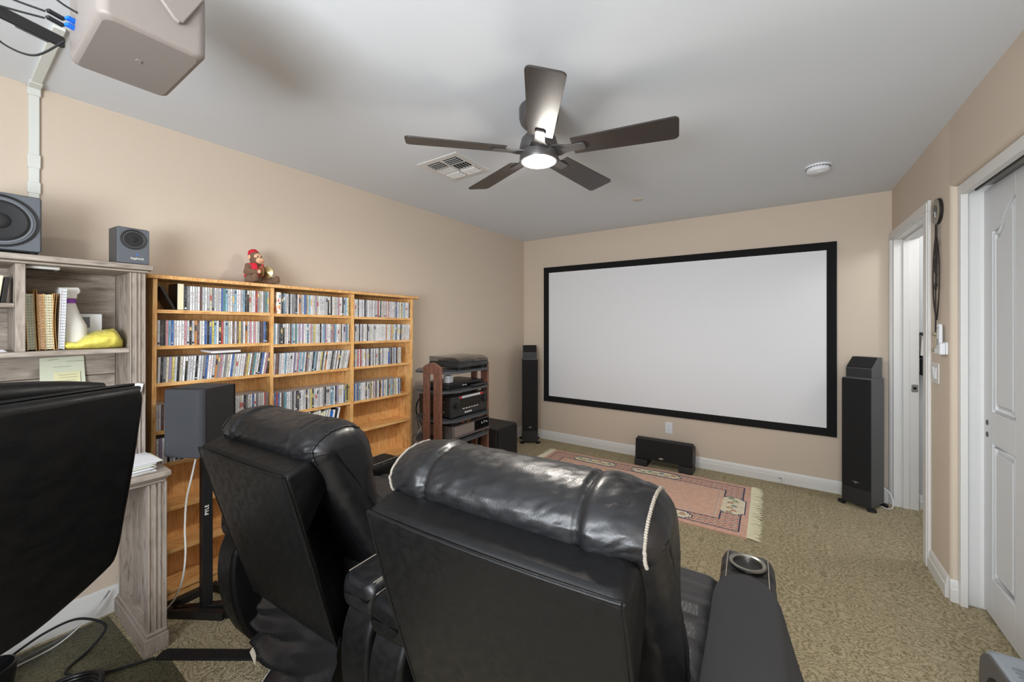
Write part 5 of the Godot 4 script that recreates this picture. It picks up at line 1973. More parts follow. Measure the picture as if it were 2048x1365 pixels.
# ---------------------------------------------------------------- equipment rack
func rack() -> void:
	var t := thing("equipment_rack", "open walnut rack with dark shelves near the corner", "rack")
	var ys := [1.042, 0.898, 0.678, 0.512, 0.30]
	for e in 2:
		var z: float = [-2.099, -2.656][e]
		var b := Mb.new()
		b.xf = axes(Vector3(-2.152, 0, z - 0.011), Vector3.RIGHT, Vector3.UP, Vector3(0, 0, 1))
		# two uprights that meet in an arch
		var q := [Vector2(-0.092, 0.0), Vector2(-0.032, 0.0), Vector2(-0.032, 1.025), Vector2(0.018, 1.025), Vector2(0.018, 0.0), Vector2(0.092, 0.0), Vector2(0.092, 1.07)]
		for k in 9:
			var f := k / 8.0
			q.append(Vector2(lerpf(0.088, -0.088, f), 1.078 + sin(f * PI) * 0.032))
		q.append(Vector2(-0.092, 1.07))
		b.prism(q, 0.0, 0.022, 0.003, 0.9, true)
		obj("end_panel", b, M.walnut, t)
	for y in ys:
		var b := Mb.new()
		b.xf = axes(Vector3(0, y - 0.018, 0), Vector3.RIGHT, Vector3(0, 0, 1), Vector3.UP)
		b.prism([Vector2(-2.000, -2.21), Vector2(-2.000, -2.585), Vector2(-2.06, -2.644), Vector2(-2.35, -2.644), Vector2(-2.44, -2.55), Vector2(-2.44, -2.22), Vector2(-2.35, -2.111), Vector2(-2.06, -2.111)], 0.0, 0.018, 0.003)
		obj("shelf", b, M.shelf_glass, t)
	for z in [-2.12, -2.655]:
		var b := Mb.new()
		b.bx(-2.34, -1.98, 0.0, 0.035, z - 0.02, z + 0.02, 0.006)
		obj("foot_rail", b, M.black_metal, t)

	# record player under its smoked lid
	t = thing("record_player", "black record player with a smoked lid on top of the rack", "record player", Vector3(-2.19, 1.042, -2.435))
	var b := Mb.new()
	b.bx(-0.165, 0.165, 0.018, 0.058, -0.18, 0.18, 0.006)
	obj("plinth", b, M.black_plastic, t)
	b = Mb.new()
	b.lathe([Vector2(0.0001, 0.058), Vector2(0.148, 0.058), Vector2(0.15, 0.062), Vector2(0.15, 0.068), Vector2(0.0001, 0.069)], 40, Vector3(-0.01, 0, 0.02))
	obj("platter", b, M.dark_abs, t)
	b = Mb.new()
	b.tube([Vector3(-0.12, 0.078, -0.145), Vector3(0.04, 0.078, -0.15), Vector3(0.09, 0.074, -0.10)], 0.004, 8)
	obj("tone_arm", b, M.silver, t)
	b = Mb.new()
	b.xf = axes(Vector3(0, 0, -0.178), Vector3.RIGHT, Vector3.UP, Vector3(0, 0, 1))
	b.prism([Vector2(-0.163, 0.060), Vector2(0.163, 0.060), Vector2(0.163, 0.076), Vector2(0.105, 0.098), Vector2(-0.163, 0.098)], 0.0, 0.356, 0.003)
	obj("dust_cover", b, M.smoked_acrylic, t)
	for s in [[-1, -1], [1, -1], [-1, 1], [1, 1]]:
		b = Mb.new()
		b.lathe([Vector2(0.0001, 0), Vector2(0.02, 0), Vector2(0.022, 0.018), Vector2(0.0001, 0.018)], 14, Vector3(s[0] * 0.13, 0, s[1] * 0.14))
		obj("foot", b, M.rubber, t)
	b = Mb.new()
	for k in 3:
		b.bx(0.164, 0.1665, 0.040, 0.048, -0.165 + k * 0.03, -0.145 + k * 0.03, 0.0005)
	b.bx(0.164, 0.1658, 0.043, 0.047, 0.05, 0.075, 0.0)
	obj("buttons", b, M.tower_side, t)

	# small things with the disc player on the second shelf
	t = thing("disc_player", "slim black disc player on the rack's second shelf", "player", Vector3(-2.20, 0.898, -2.38))
	b = Mb.new()
	b.bx(-0.13, 0.13, 0.006, 0.046, -0.20, 0.20, 0.003)
	obj("body", b, M.black_plastic, t)
	b = Mb.new()
	b.bx(0.13, 0.134, 0.010, 0.042, -0.195, 0.195, 0.001)
	obj("front_panel", b, M.display_black, t)
	b = Mb.new()
	b.bx(-0.12, -0.09, 0.0, 0.006, -0.18, 0.18, 0.001)
	b.bx(0.09, 0.12, 0.0, 0.006, -0.18, 0.18, 0.001)
	obj("foot", b, M.rubber, t)
	text("lettering", "blu-ray", 0.016, 0.0006, M.off_white, t, axes(Vector3(0.1343, 0.024, 0.02), Vector3(0, 0, -1), Vector3.UP, Vector3.RIGHT))
	b = Mb.new()
	b.xf = Transform3D(Basis(Vector3.UP, 0.15), Vector3(-2.12, 0.946 + 0.03, -2.235))
	b.box(Vector3.ZERO, Vector3(0.05, 0.055, 0.06), 0.003)
	tag(obj("white_cube", b, M.white_plastic), "small white cube box on the black disc player", "box")
	b = Mb.new()
	b.xf = Transform3D(Basis(Vector3.UP, 0.12), Vector3(-2.055, 0.903 + 0.009, -2.49))
	b.box(Vector3(0.025, 0, 0), Vector3(0.042, 0.018, 0.19), 0.006)
	tag(obj("remote_control", b, M.black_plastic), "black remote control on the rack's second shelf", "remote control")
	for k in 14:
		pass

	# receiver
	t = thing("receiver", "black receiver with two round knobs in the middle of the rack", "receiver", Vector3(-2.225, 0.678, -2.405))
	b = Mb.new()
	b.bx(-0.17, 0.16, 0.014, 0.165, -0.215, 0.215, 0.003)
	obj("chassis", b, M.black_metal, t)
	b = Mb.new()
	b.bx(0.16, 0.176, 0.012, 0.168, -0.219, 0.219, 0.003)
	obj("front_panel", b, M.black_plastic, t)
	b = Mb.new()
	b.bx(0.176, 0.178, 0.072, 0.140, -0.128, 0.112, 0.001)
	obj("display", b, M.display_black, t)
	for k in 2:
		b = Mb.new()
		b.xf = axes(Vector3(0.176, [0.098, 0.112][k], [0.165, -0.172][k]), Vector3.UP, Vector3.RIGHT, Vector3(0, 0, 1))
		var r: float = [0.021, 0.028][k]
		b.lathe([Vector2(r + 0.005, 0.0), Vector2(r + 0.004, 0.003), Vector2(r, 0.004), Vector2(r * 0.94, 0.022), Vector2(0.0001, 0.023)], 28)
		obj("knob", b, M.black_satin, t)
	b = Mb.new()
	b.bx(0.176, 0.1772, 0.145, 0.162, -0.165, 0.125, 0.0003)
	var lab := obj("sticker", b, M.white_plastic, t, "white sticker strip with red ends")
	b = Mb.new()
	b.bx(0.1771, 0.1778, 0.145, 0.162, -0.165, -0.128, 0.0002)
	b.bx(0.1771, 0.1778, 0.145, 0.162, 0.095, 0.125, 0.0002)
	obj("sticker_end", b, M.red, lab)
	b = Mb.new()
	for k in 4:
		b.bx(0.176, 0.1768, 0.026, 0.038, -0.02 + k * 0.022, -0.004 + k * 0.022, 0.0)
	for k in 6:
		b.bx(0.176, 0.1775, 0.060, 0.066, -0.10 + k * 0.033, -0.08 + k * 0.033, 0.0)
	obj("logo_marks", b, M.off_white, t)
	b = Mb.new()
	for y in [0.05, 0.125]:
		b.xf = axes(Vector3(0.10, y, 0.2155), Vector3.RIGHT, Vector3(0, 0, 1), Vector3.UP)
		b.lathe([Vector2(0.006, 0.0), Vector2(0.005, 0.002), Vector2(0.0001, 0.003)], 12)
	b.xf = Transform3D()
	obj("side_screw", b, M.brass, t)
	for s in [[-1, -1], [1, -1], [-1, 1], [1, 1]]:
		b = Mb.new()
		b.lathe([Vector2(0.0001, 0), Vector2(0.022, 0), Vector2(0.022, 0.015), Vector2(0.0001, 0.015)], 14, Vector3(s[0] * 0.13, 0, s[1] * 0.17))
		obj("foot", b, M.rubber, t)

	# tape deck
	t = thing("tape_deck", "grey brown tape deck with a wide panel low in the rack", "tape deck", Vector3(-2.215, 0.512, -2.415))
	b = Mb.new()
	b.bx(-0.16, 0.165, 0.016, 0.112, -0.222, 0.222, 0.003)
	obj("chassis", b, M.amp_grey, t)
	b = Mb.new()
	b.bx(0.165, 0.180, 0.014, 0.116, -0.226, 0.226, 0.003)
	obj("front_panel", b, M.amp_grey, t)
	b = Mb.new()
	b.bx(0.180, 0.184, 0.034, 0.110, -0.025, 0.205, 0.002)
	obj("door_flap", b, M.amp_panel, t)
	b = Mb.new()
	b.bx(0.180, 0.183, 0.034, 0.110, -0.215, -0.030, 0.001)
	var dsp := obj("display", b, M.display_black, t)
	b = Mb.new()
	for k in 3:
		b.bx(0.183, 0.1835, 0.076 + 0.008 * (k % 2), 0.080 + 0.008 * (k % 2), -0.195 + k * 0.03, -0.172 + k * 0.03, 0.0)
		b.tube([Vector3(0.183, 0.07, -0.185 + k * 0.03), Vector3(0.183, 0.095, -0.175 + k * 0.03)], 0.0009, 4)
	obj("print", b, M.off_white, dsp)
	for s in [[-1, -1], [1, -1], [-1, 1], [1, 1]]:
		b = Mb.new()
		b.lathe([Vector2(0.0001, 0), Vector2(0.022, 0), Vector2(0.024, 0.008), Vector2(0.020, 0.017), Vector2(0.0001, 0.017)], 16, Vector3(s[0] * 0.135, 0, s[1] * 0.18))
		obj("foot", b, M.brass if s[0] > 0 else M.rubber, t)
	t = thing("network_switch", "small dark box with cables on top of the tape deck", "network box", Vector3(-2.16, 0.628, -2.295))
	b = Mb.new()
	b.bx(-0.06, 0.10, 0.0, 0.032, -0.06, 0.085, 0.003)
	obj("body", b, M.black_plastic, t)
	b = Mb.new()
	b.bx(0.10, 0.104, 0.003, 0.016, -0.05, -0.02, 0.001)
	obj("jack", b, M.orange, t)
	var runs := [[Vector3(-2.06, 0.64, -2.34), Vector3(-2.03, 0.662, -2.42), Vector3(-2.06, 0.658, -2.50), Vector3(-2.16, 0.64, -2.56)], [Vector3(-2.04, 0.633, -2.36), Vector3(-2.05, 0.648, -2.44), Vector3(-2.03, 0.65, -2.54), Vector3(-2.12, 0.635, -2.61)]]
	for k in 2:
		b = Mb.new()
		b.tube(spline(runs[k], 8), 0.004, 7)
		tag(obj("rack_cable", b, [M.rubber, M.orange][k]), ["black cable lying over the tape deck", "orange cable lying over the tape deck"][k], "cable")
	# cables behind, between shelf unit and rack
	var rear := [
		[Vector3(-2.40, 0.86, -2.30), Vector3(-2.48, 0.78, -2.27), Vector3(-2.55, 0.66, -2.30), Vector3(-2.52, 0.50, -2.34), Vector3(-2.55, 0.3, -2.3)],
		[Vector3(-2.40, 0.84, -2.27), Vector3(-2.50, 0.74, -2.26), Vector3(-2.57, 0.60, -2.33), Vector3(-2.50, 0.42, -2.30), Vector3(-2.56, 0.2, -2.34)],
		[Vector3(-2.42, 0.56, -2.24), Vector3(-2.47, 0.50, -2.25), Vector3(-2.42, 0.40, -2.24), Vector3(-2.34, 0.32, -2.22)],
		[Vector3(-2.50, 0.50, -2.29), Vector3(-2.55, 0.44, -2.25), Vector3(-2.50, 0.37, -2.27), Vector3(-2.56, 0.28, -2.29), Vector3(-2.5, 0.1, -2.30)]]
	var says := ["thick black cable arching down behind the rack", "thin black cable beside the thick one behind the rack", "white cable low behind the rack's walnut panel", "grey cable bunched against the wall behind the rack"]
	for k in 4:
		b = Mb.new()
		b.tube(spline(rear[k], 8), 0.005 if k == 0 else 0.0032, 7)
		tag(obj("rack_cable", b, [M.rubber, M.rubber, M.white_plastic, M.cone_ring][k]), says[k], "cable")


# ---------------------------------------------------------------- surround speaker on its stand
func stand_speaker() -> void:
	var px := Vector3(-2.318, 0, -0.752)
	var t := thing("speaker_stand", "black steel speaker stand on square bars beside the desk", "speaker stand", px)
	var b := Mb.new()
	b.bx(-0.021, 0.021, 0.02, 0.783, -0.021, 0.021, 0.002, 1)
	var post := obj("post", b, M.black_metal, t)
	text("lettering", "PYLE", 0.022, 0.0008, M.off_white, post, axes(Vector3(0.0213, 0.50, 0.004), Vector3.UP, Vector3(0, 0, 1), Vector3.RIGHT), "Droid Sans", true)
	b = Mb.new()
	b.xf = Transform3D(Basis(Vector3.UP, -0.28), Vector3.ZERO)
	b.bx(-0.115, 0.075, 0.783, 0.792, -0.085, 0.085, 0.002)
	obj("top_plate", b, M.black_metal, t)
	var bars := [[Vector3(0.135, 0, -0.03), Vector3(-0.16, 0, 0.145)], [Vector3(0.135, 0, -0.03), Vector3(0.06, 0, -0.165)], [Vector3(0.06, 0, -0.165), Vector3(-0.165, 0, -0.08)], [Vector3(-0.165, 0, -0.08), Vector3(-0.16, 0, 0.145)], [Vector3(0.10, 0, -0.10), Vector3(-0.10, 0, 0.10)]]
	for s in bars:
		b = Mb.new()
		var d: Vector3 = s[1] - s[0]
		b.xf = axes((s[0] + s[1]) / 2 + Vector3(0, 0.019, 0), d.normalized(), Vector3.UP, d.normalized().cross(Vector3.UP))
		b.box(Vector3.ZERO, Vector3(d.length(), 0.036, 0.034), 0.002)
		obj("base_bar", b, M.black_metal, t)

	var ang := 2.06   # direction the cloth front faces
	t = thing("surround_speaker", "dark grey surround speaker with cloth front on the black stand", "speaker", Vector3(-2.292, 0.792, -0.722), ang - PI / 2)
	# local: cloth front faces +z
	t.rotation.y = atan2(0.478, 0.885)
	b = Mb.new()
	b.bx(-0.0925, 0.0925, 0.0, 0.310, -0.095, 0.068, 0.004)
	obj("cabinet", b, M.black_vinyl, t)
	b = Mb.new()
	b.xf = axes(Vector3.ZERO, Vector3.RIGHT, Vector3(0, 0, 1), Vector3.UP)
	var q := [Vector2(-0.092, 0.070), Vector2(0.092, 0.070), Vector2(0.092, 0.082)]
	for k in 5:
		var a := PI / 2 * k / 4.0
		q.append(Vector2(0.070 + cos(a) * 0.022, 0.082 + sin(a) * 0.022))
	for k in 5:
		var a := PI / 2 + PI / 2 * k / 4.0
		q.append(Vector2(-0.070 + cos(a) * 0.022, 0.082 + sin(a) * 0.022))
	q.append(Vector2(-0.092, 0.082))
	b.prism(q, 0.002, 0.308, 0.004)
	obj("grille", b, M.grey_grille, t)
	b = Mb.new()
	b.xf = axes(Vector3.ZERO, Vector3.RIGHT, Vector3(0, 0, 1), Vector3.UP)
	q = [Vector2(-0.090, -0.098), Vector2(0.090, -0.098), Vector2(0.088, -0.106), Vector2(0.078, -0.114), Vector2(-0.078, -0.114), Vector2(-0.088, -0.106)]
	b.prism(q, 0.003, 0.307, 0.003)
	obj("rear_grille", b, M.grille_cloth, t)
	b = Mb.new()
	b.tube(spline([Vector3(-2.250, 0.772, -0.690), Vector3(-2.262, 0.68, -0.676), Vector3(-2.285, 0.58, -0.665), Vector3(-2.270, 0.46, -0.655), Vector3(-2.262, 0.34, -0.655), Vector3(-2.280, 0.22, -0.648), Vector3(-2.33, 0.12, -0.632), Vector3(-2.40, 0.05, -0.615)], 8), 0.0042, 8)
	tag(obj("speaker_cable", b, M.off_white), "white speaker cable hanging beside the black stand's post", "cable")


# ---------------------------------------------------------------- recliners
func pillow_point(c: Vector2, n: Vector2, inset: float, d: float) -> Vector2:
	return c - n * (inset - d)


func recliner(label: String, at: Vector3, turn: float, W: float, ytop: float, seed_: int, cup: bool, arm_l: float, arm_r: float, arm_end: float, thread: String, wide: float) -> Node3D:
	var arm_off := (arm_l + arm_r) / 2.0
	var gap := arm_r - arm_l - 0.135
	var t := thing("recliner", label, "recliner", at, turn, "")
	var phi := 0.28
	var tilt := Transform3D(Basis(Vector3.RIGHT, phi), Vector3(0, ytop, 0))
	var nz := noise(4.0, seed_, FastNoiseLite.TYPE_SIMPLEX_SMOOTH, 3)
	# back shell
	var L := 0.66
	var b := Mb.new()
	b.xf = tilt
	var rows := []
	for s in [[0.0, 0.018], [-0.003, 0.010], [-0.009, 0.004], [-0.018, 0.0], [-0.10, 0.0], [-0.20, 0.0], [-0.30, 0.0], [-0.40, 0.0], [-0.50, 0.0], [-0.60, 0.0], [-0.645, 0.006], [-0.66, 0.02]]:
		var f: float = -s[0] / L
		var hw: float = W / 2 - 0.018 * smoothstep(0.3, 1.0, f) - s[1]
		var T: float = 0.095 + 0.36 * minf(maxf(-s[0] - 0.03, 0.0), 0.42) * 1.45 - s[1]
		var ring := PackedVector3Array()
		for p in rounded(hw * 2, T - s[1], 0.016, 4):
			var x: float = p.x
			var z: float = p.y - (T + s[1]) / 2
			var bulge := 0.010 * (1.0 - pow(x / (W / 2), 2.0)) * sin(clampf(f, 0, 1) * PI)
			if p.y > 0:
				z += bulge
			ring.append(Vector3(x, s[0], z))
		# more columns along the back face so that it can bulge
		var fine := PackedVector3Array()
		for k in ring.size():
			var a := ring[k]
			var c := ring[(k + 1) % ring.size()]
			var n := 1
			if a.distance_to(c) > 0.1:
				n = 12
			for j in n:
				var p := a.lerp(c, float(j) / n)
				if n > 1 and p.z > -T * 0.5:
					p.z = maxf(a.z, c.z) + 0.010 * (1.0 - pow(p.x / (W / 2), 2.0)) * sin(clampf(f, 0, 1) * PI) + nz.get_noise_2d(p.x * 1.5, s[0] * 1.5) * 0.004 * sin(clampf(f, 0, 1) * PI)
				fine.append(p)
		rows.append(fine)
	b.grid(rows, true, true)
	var shell := obj("back_panel", b, M.leather, t)
	b = Mb.new()
	b.xf = tilt
	var hw2 := W / 2
	b.tube(spline([Vector3(-hw2 + 0.008, -0.006, -0.003), Vector3(-hw2 * 0.5, -0.007, 0.0015), Vector3(0, -0.008, 0.002), Vector3(hw2 * 0.5, -0.007, 0.0015), Vector3(hw2 - 0.008, -0.006, -0.003)], 6), 0.0042, 8)
	for s in [-1, 1]:
		b.tube(spline([Vector3(s * (hw2 - 0.006), -0.006, -0.004), Vector3(s * (hw2 - 0.003), -0.10, -0.003), Vector3(s * (hw2 - 0.003), -0.25, -0.003), Vector3(s * (hw2 - 0.012), -0.45, -0.003), Vector3(s * (hw2 - 0.022), -0.645, -0.006)], 6), 0.0038, 8)
	obj("piping", b, M.leather, shell)

	# the pillow in front: headrest roll above, lumbar below, in one skin
	var ctrl := [Vector3(-0.085, -0.03, 0), Vector3(-0.078, 0.000, 0), Vector3(-0.084, 0.030, 0), Vector3(-0.112, 0.054, 0), Vector3(-0.155, 0.064, 0), Vector3(-0.205, 0.060, 0), Vector3(-0.252, 0.040, 0), Vector3(-0.285, 0.005, 0), Vector3(-0.300, -0.05, 0), Vector3(-0.295, -0.11, 0), Vector3(-0.278, -0.17, 0), Vector3(-0.272, -0.23, 0), Vector3(-0.295, -0.31, 0), Vector3(-0.33, -0.41, 0), Vector3(-0.33, -0.52, 0), Vector3(-0.28, -0.585, 0), Vector3(-0.215, -0.58, 0), Vector3(-0.19, -0.45, 0), Vector3(-0.15, -0.28, 0), Vector3(-0.11, -0.14, 0), Vector3(-0.085, -0.03, 0)]
	var con := spline(ctrl, 5)
	con.pop_back()
	var C := con.size()
	var nrm := []
	var head := []
	for k in C:
		var d: Vector3 = con[(k + 1) % C] - con[(k + C - 1) % C]
		nrm.append(Vector2(-d.y, d.x).normalized())
		head.append(smoothstep(-0.16, -0.05, con[k].y))
	var cz := Vector2(-0.2, -0.2)
	if (Vector2(con[20].x, con[20].y) - Vector2(-0.18, 0.0)).dot(nrm[20]) < 0:
		for k in C:
			nrm[k] = -nrm[k]
	var PW := W / 2 + wide
	var er := 0.055
	var seam := W * 0.315
	var pipe_x := PW - 0.030
	var xs := []
	for k in 9:
		xs.append(-PW + er * (1.0 - cos(PI / 2 * k / 8.0)))
	var inner := 66
	for k in range(1, inner):
		xs.append(lerpf(-PW + er, PW - er, float(k) / inner))
	for k in 9:
		xs.append(PW - er * (1.0 - cos(PI / 2 * (8 - k) / 8.0)))
	rows = []
	var skin := func(x: float, k: int) -> Vector3:
		var e := 0.0
		var ax := absf(x)
		if ax > PW - er:
			var u := clampf((ax - (PW - er)) / er, 0.0, 1.0)
			e = er * (1.0 - sqrt(maxf(1.0 - u * u, 0.0)))
		var h: float = head[k]
		var d := 0.0
		# the roll sags a little towards its ends and is pinched at the seams
		d -= h * 0.012 * pow(ax / PW, 4.0)
		d -= h * 0.0085 * exp(-pow((ax - seam) / 0.0065, 2.0))
		d += h * 0.006 * exp(-pow((ax - seam - 0.03) / 0.03, 2.0))
		d -= 0.0050 * exp(-pow((ax - pipe_x + 0.010) / 0.005, 2.0)) * h
		var s := float(k) / C
		# soft creases: along the roll near the middle, gathered towards the seams at the ends
		var cr := nz.get_noise_2d(x * 3.2, s * 16.0)
		d += h * 0.0022 * cr
		if ax > seam:
			d += h * 0.0022 * sin((ax - seam) * 120.0 + nz.get_noise_2d(x * 2.0, s * 10.0) * 4.0) * sin(clampf((ax - seam) / (PW - seam), 0, 1) * PI) * smoothstep(0.0, 0.35, absf(sin(s * 9.0)))
		else:
			d += h * 0.0018 * nz.get_noise_2d(x * 9.0 + s * 14.0, s * 10.0 - x * 2.0) * exp(-pow((seam - ax) / 0.10, 2.0)) * 2.0
		# folds on the flank, running down and forward
		if ax > PW - er * 0.8 and h < 0.9:
			d += (1.0 - h) * 0.004 * sin(con[k].y * 85.0 + nz.get_noise_2d(s * 6.0, 3.0) * 3.0)
		d += (1.0 - h) * 0.004 * cr
		var c2: Vector2 = Vector2(con[k].x, con[k].y) - nrm[k] * (e - d)
		return Vector3(x, c2.y, c2.x)
	for x in xs:
		var ring := PackedVector3Array()
		for k in C:
			ring.append(skin.call(x, k))
		rows.append(ring)
	b = Mb.new()
	b.xf = tilt
	b.grid(rows, true, true)
	var pil := obj("headrest_pillow", b, M.leather_worn, t)
	for s in [-1, 1]:
		b = Mb.new()
		b.xf = tilt
		# a twisted contrast thread down the end seam
		var pts := []
		for k in range(1, 34):
			var p: Vector3 = skin.call(s * pipe_x, k)
			pts.append(p + Vector3(s * 0.002, nrm[k].y, nrm[k].x) * 0.0015)
		var path := pts
		var rad := []
		var dense := spline(path, 7)
		for k in dense.size():
			rad.append(0.0031 + 0.0007 * sin(k * 1.35) if thread == "thread" else 0.0026)
		b.tube(dense, rad, 7)
		obj("contrast_stitch", b, M[thread], pil, "thick twisted seam" if thread == "piping" else "thick beige contrast stitching")
		b = Mb.new()
		b.xf = tilt
		pts = []
		for k in range(2, 42):
			pts.append(skin.call(s * seam, k) + Vector3(0, nrm[k].y, nrm[k].x) * 0.0012)
		b.tube(pts, 0.0022, 6)
		obj("seam", b, M.piping, pil)

	# arms
	for s in [-1, 1]:
		var ax: float = arm_l if s < 0 else arm_r
		b = Mb.new()
		b.xf = axes(Vector3(ax - 0.066, 0, 0), Vector3(0, 0, 1), Vector3.UP, Vector3.RIGHT)
		var q := []
		for p in spline([Vector3(-0.165, 0.535, 0), Vector3(-0.140, 0.47, 0), Vector3(-0.135, 0.36, 0), Vector3(-0.155, 0.24, 0), Vector3(-0.20, 0.12, 0), Vector3(-0.26, 0.04, 0)], 4):
			q.append(Vector2(p.x, p.y))
		q.append_array([Vector2(0.04 - arm_end, 0.03), Vector2(0.015 - arm_end, 0.06), Vector2(-arm_end, 0.30), Vector2(0.01 - arm_end, 0.50), Vector2(0.025 - arm_end, 0.535)])
		b.prism(q, 0.0, 0.132, 0.018, 0.6)
		var arm := obj("arm", b, M.leather, t)
		b = Mb.new()
		rows = []
		var stops := [[-0.150, 0.040], [-0.153, 0.020], [-0.162, 0.008], [-0.178, 0.0], [-0.30, 0.0], [-0.45, 0.0], [-0.60, 0.0], [-0.70, 0.0], [0.135 - arm_end, 0.0], [0.128 - arm_end, 0.005], [0.115 - arm_end, 0.004], [0.10 - arm_end, 0.0], [0.03 - arm_end, 0.0], [0.002 - arm_end, 0.006], [-0.010 - arm_end, 0.02], [-0.014 - arm_end, 0.04]]
		for st in stops:
			var ring := PackedVector3Array()
			for p in rounded(0.150 - st[1] * 1.3, 0.100 - st[1] * 1.3, 0.026, 5):
				var crown := 0.0
				if p.y > 0.0:
					crown = 0.010 * (1.0 - pow(p.x / 0.08, 2.0)) - nz.get_noise_2d(p.x * 6.0, st[0] * 4.0) * 0.003
				ring.append(Vector3(ax + p.x, 0.578 + p.y + crown, st[0]))
			rows.append(ring)
		b.grid(rows, true, true)
		var cap := obj("arm_cap", b, M.leather_worn if s > 0 else M.leather, arm, "padded arm cap")
		for e in [-1, 1]:
			b = Mb.new()
			var pts := []
			for k in 22:
				var z := lerpf(-0.168, -arm_end, k / 21.0)
				pts.append(Vector3(ax + e * 0.056, 0.6325, z))
			b.tube(pts, 0.0016, 6)
			obj("contrast_stitch", b, M.thread, cap)
		if cup and s > 0:
			b = Mb.new()
			b.lathe([Vector2(0.040, 0.636), Vector2(0.0435, 0.6405), Vector2(0.047, 0.6415), Vector2(0.0505, 0.640), Vector2(0.051, 0.634)], 36, Vector3(ax, 0.004, 0.075 - arm_end))
			b.lathe([Vector2(0.040, 0.641), Vector2(0.039, 0.60), Vector2(0.0001, 0.60)], 30, Vector3(ax, 0, 0.075 - arm_end))
			obj("cup_holder", b, M.steel, cap, "round metal cup holder ring")
	# seat, front and base
	b = Mb.new()
	rows = []
	for k in 45:
		var f := k / 44.0
		var z := lerpf(-0.34, -0.015 - arm_end, f)
		var top := 0.562 + 0.04 * sin(clampf(f * 1.1, 0, 1) * PI)
		if f > 0.84:
			top -= 0.16 * pow((f - 0.84) / 0.16, 2.0)
		var pleat := 0.010 * absf(sin(f * PI * 7.0)) - 0.004
		var ring := PackedVector3Array()
		for p in rounded(gap, 0.20, 0.05, 5):
			var y: float = top - 0.10 + p.y
			if p.y > 0.0:
				y += pleat + nz.get_noise_2d(p.x * 4.0, z * 5.0) * 0.008
			ring.append(Vector3(arm_off + p.x, y, z))
		rows.append(ring)
	b.grid(rows, true, true)
	obj("seat_cushion", b, M.leather_soft, t)
	b = Mb.new()
	b.bx(arm_off - gap / 2, arm_off + gap / 2, 0.05, 0.36, -arm_end, 0.045 - arm_end, 0.02)
	obj("footrest_front", b, M.leather, t)
	b = Mb.new()
	b.bx(arm_off - gap / 2, arm_off + gap / 2, 0.0, 0.30, 0.05 - arm_end, -0.27, 0.01)
	obj("base_box", b, M.black_satin, t)
	return t


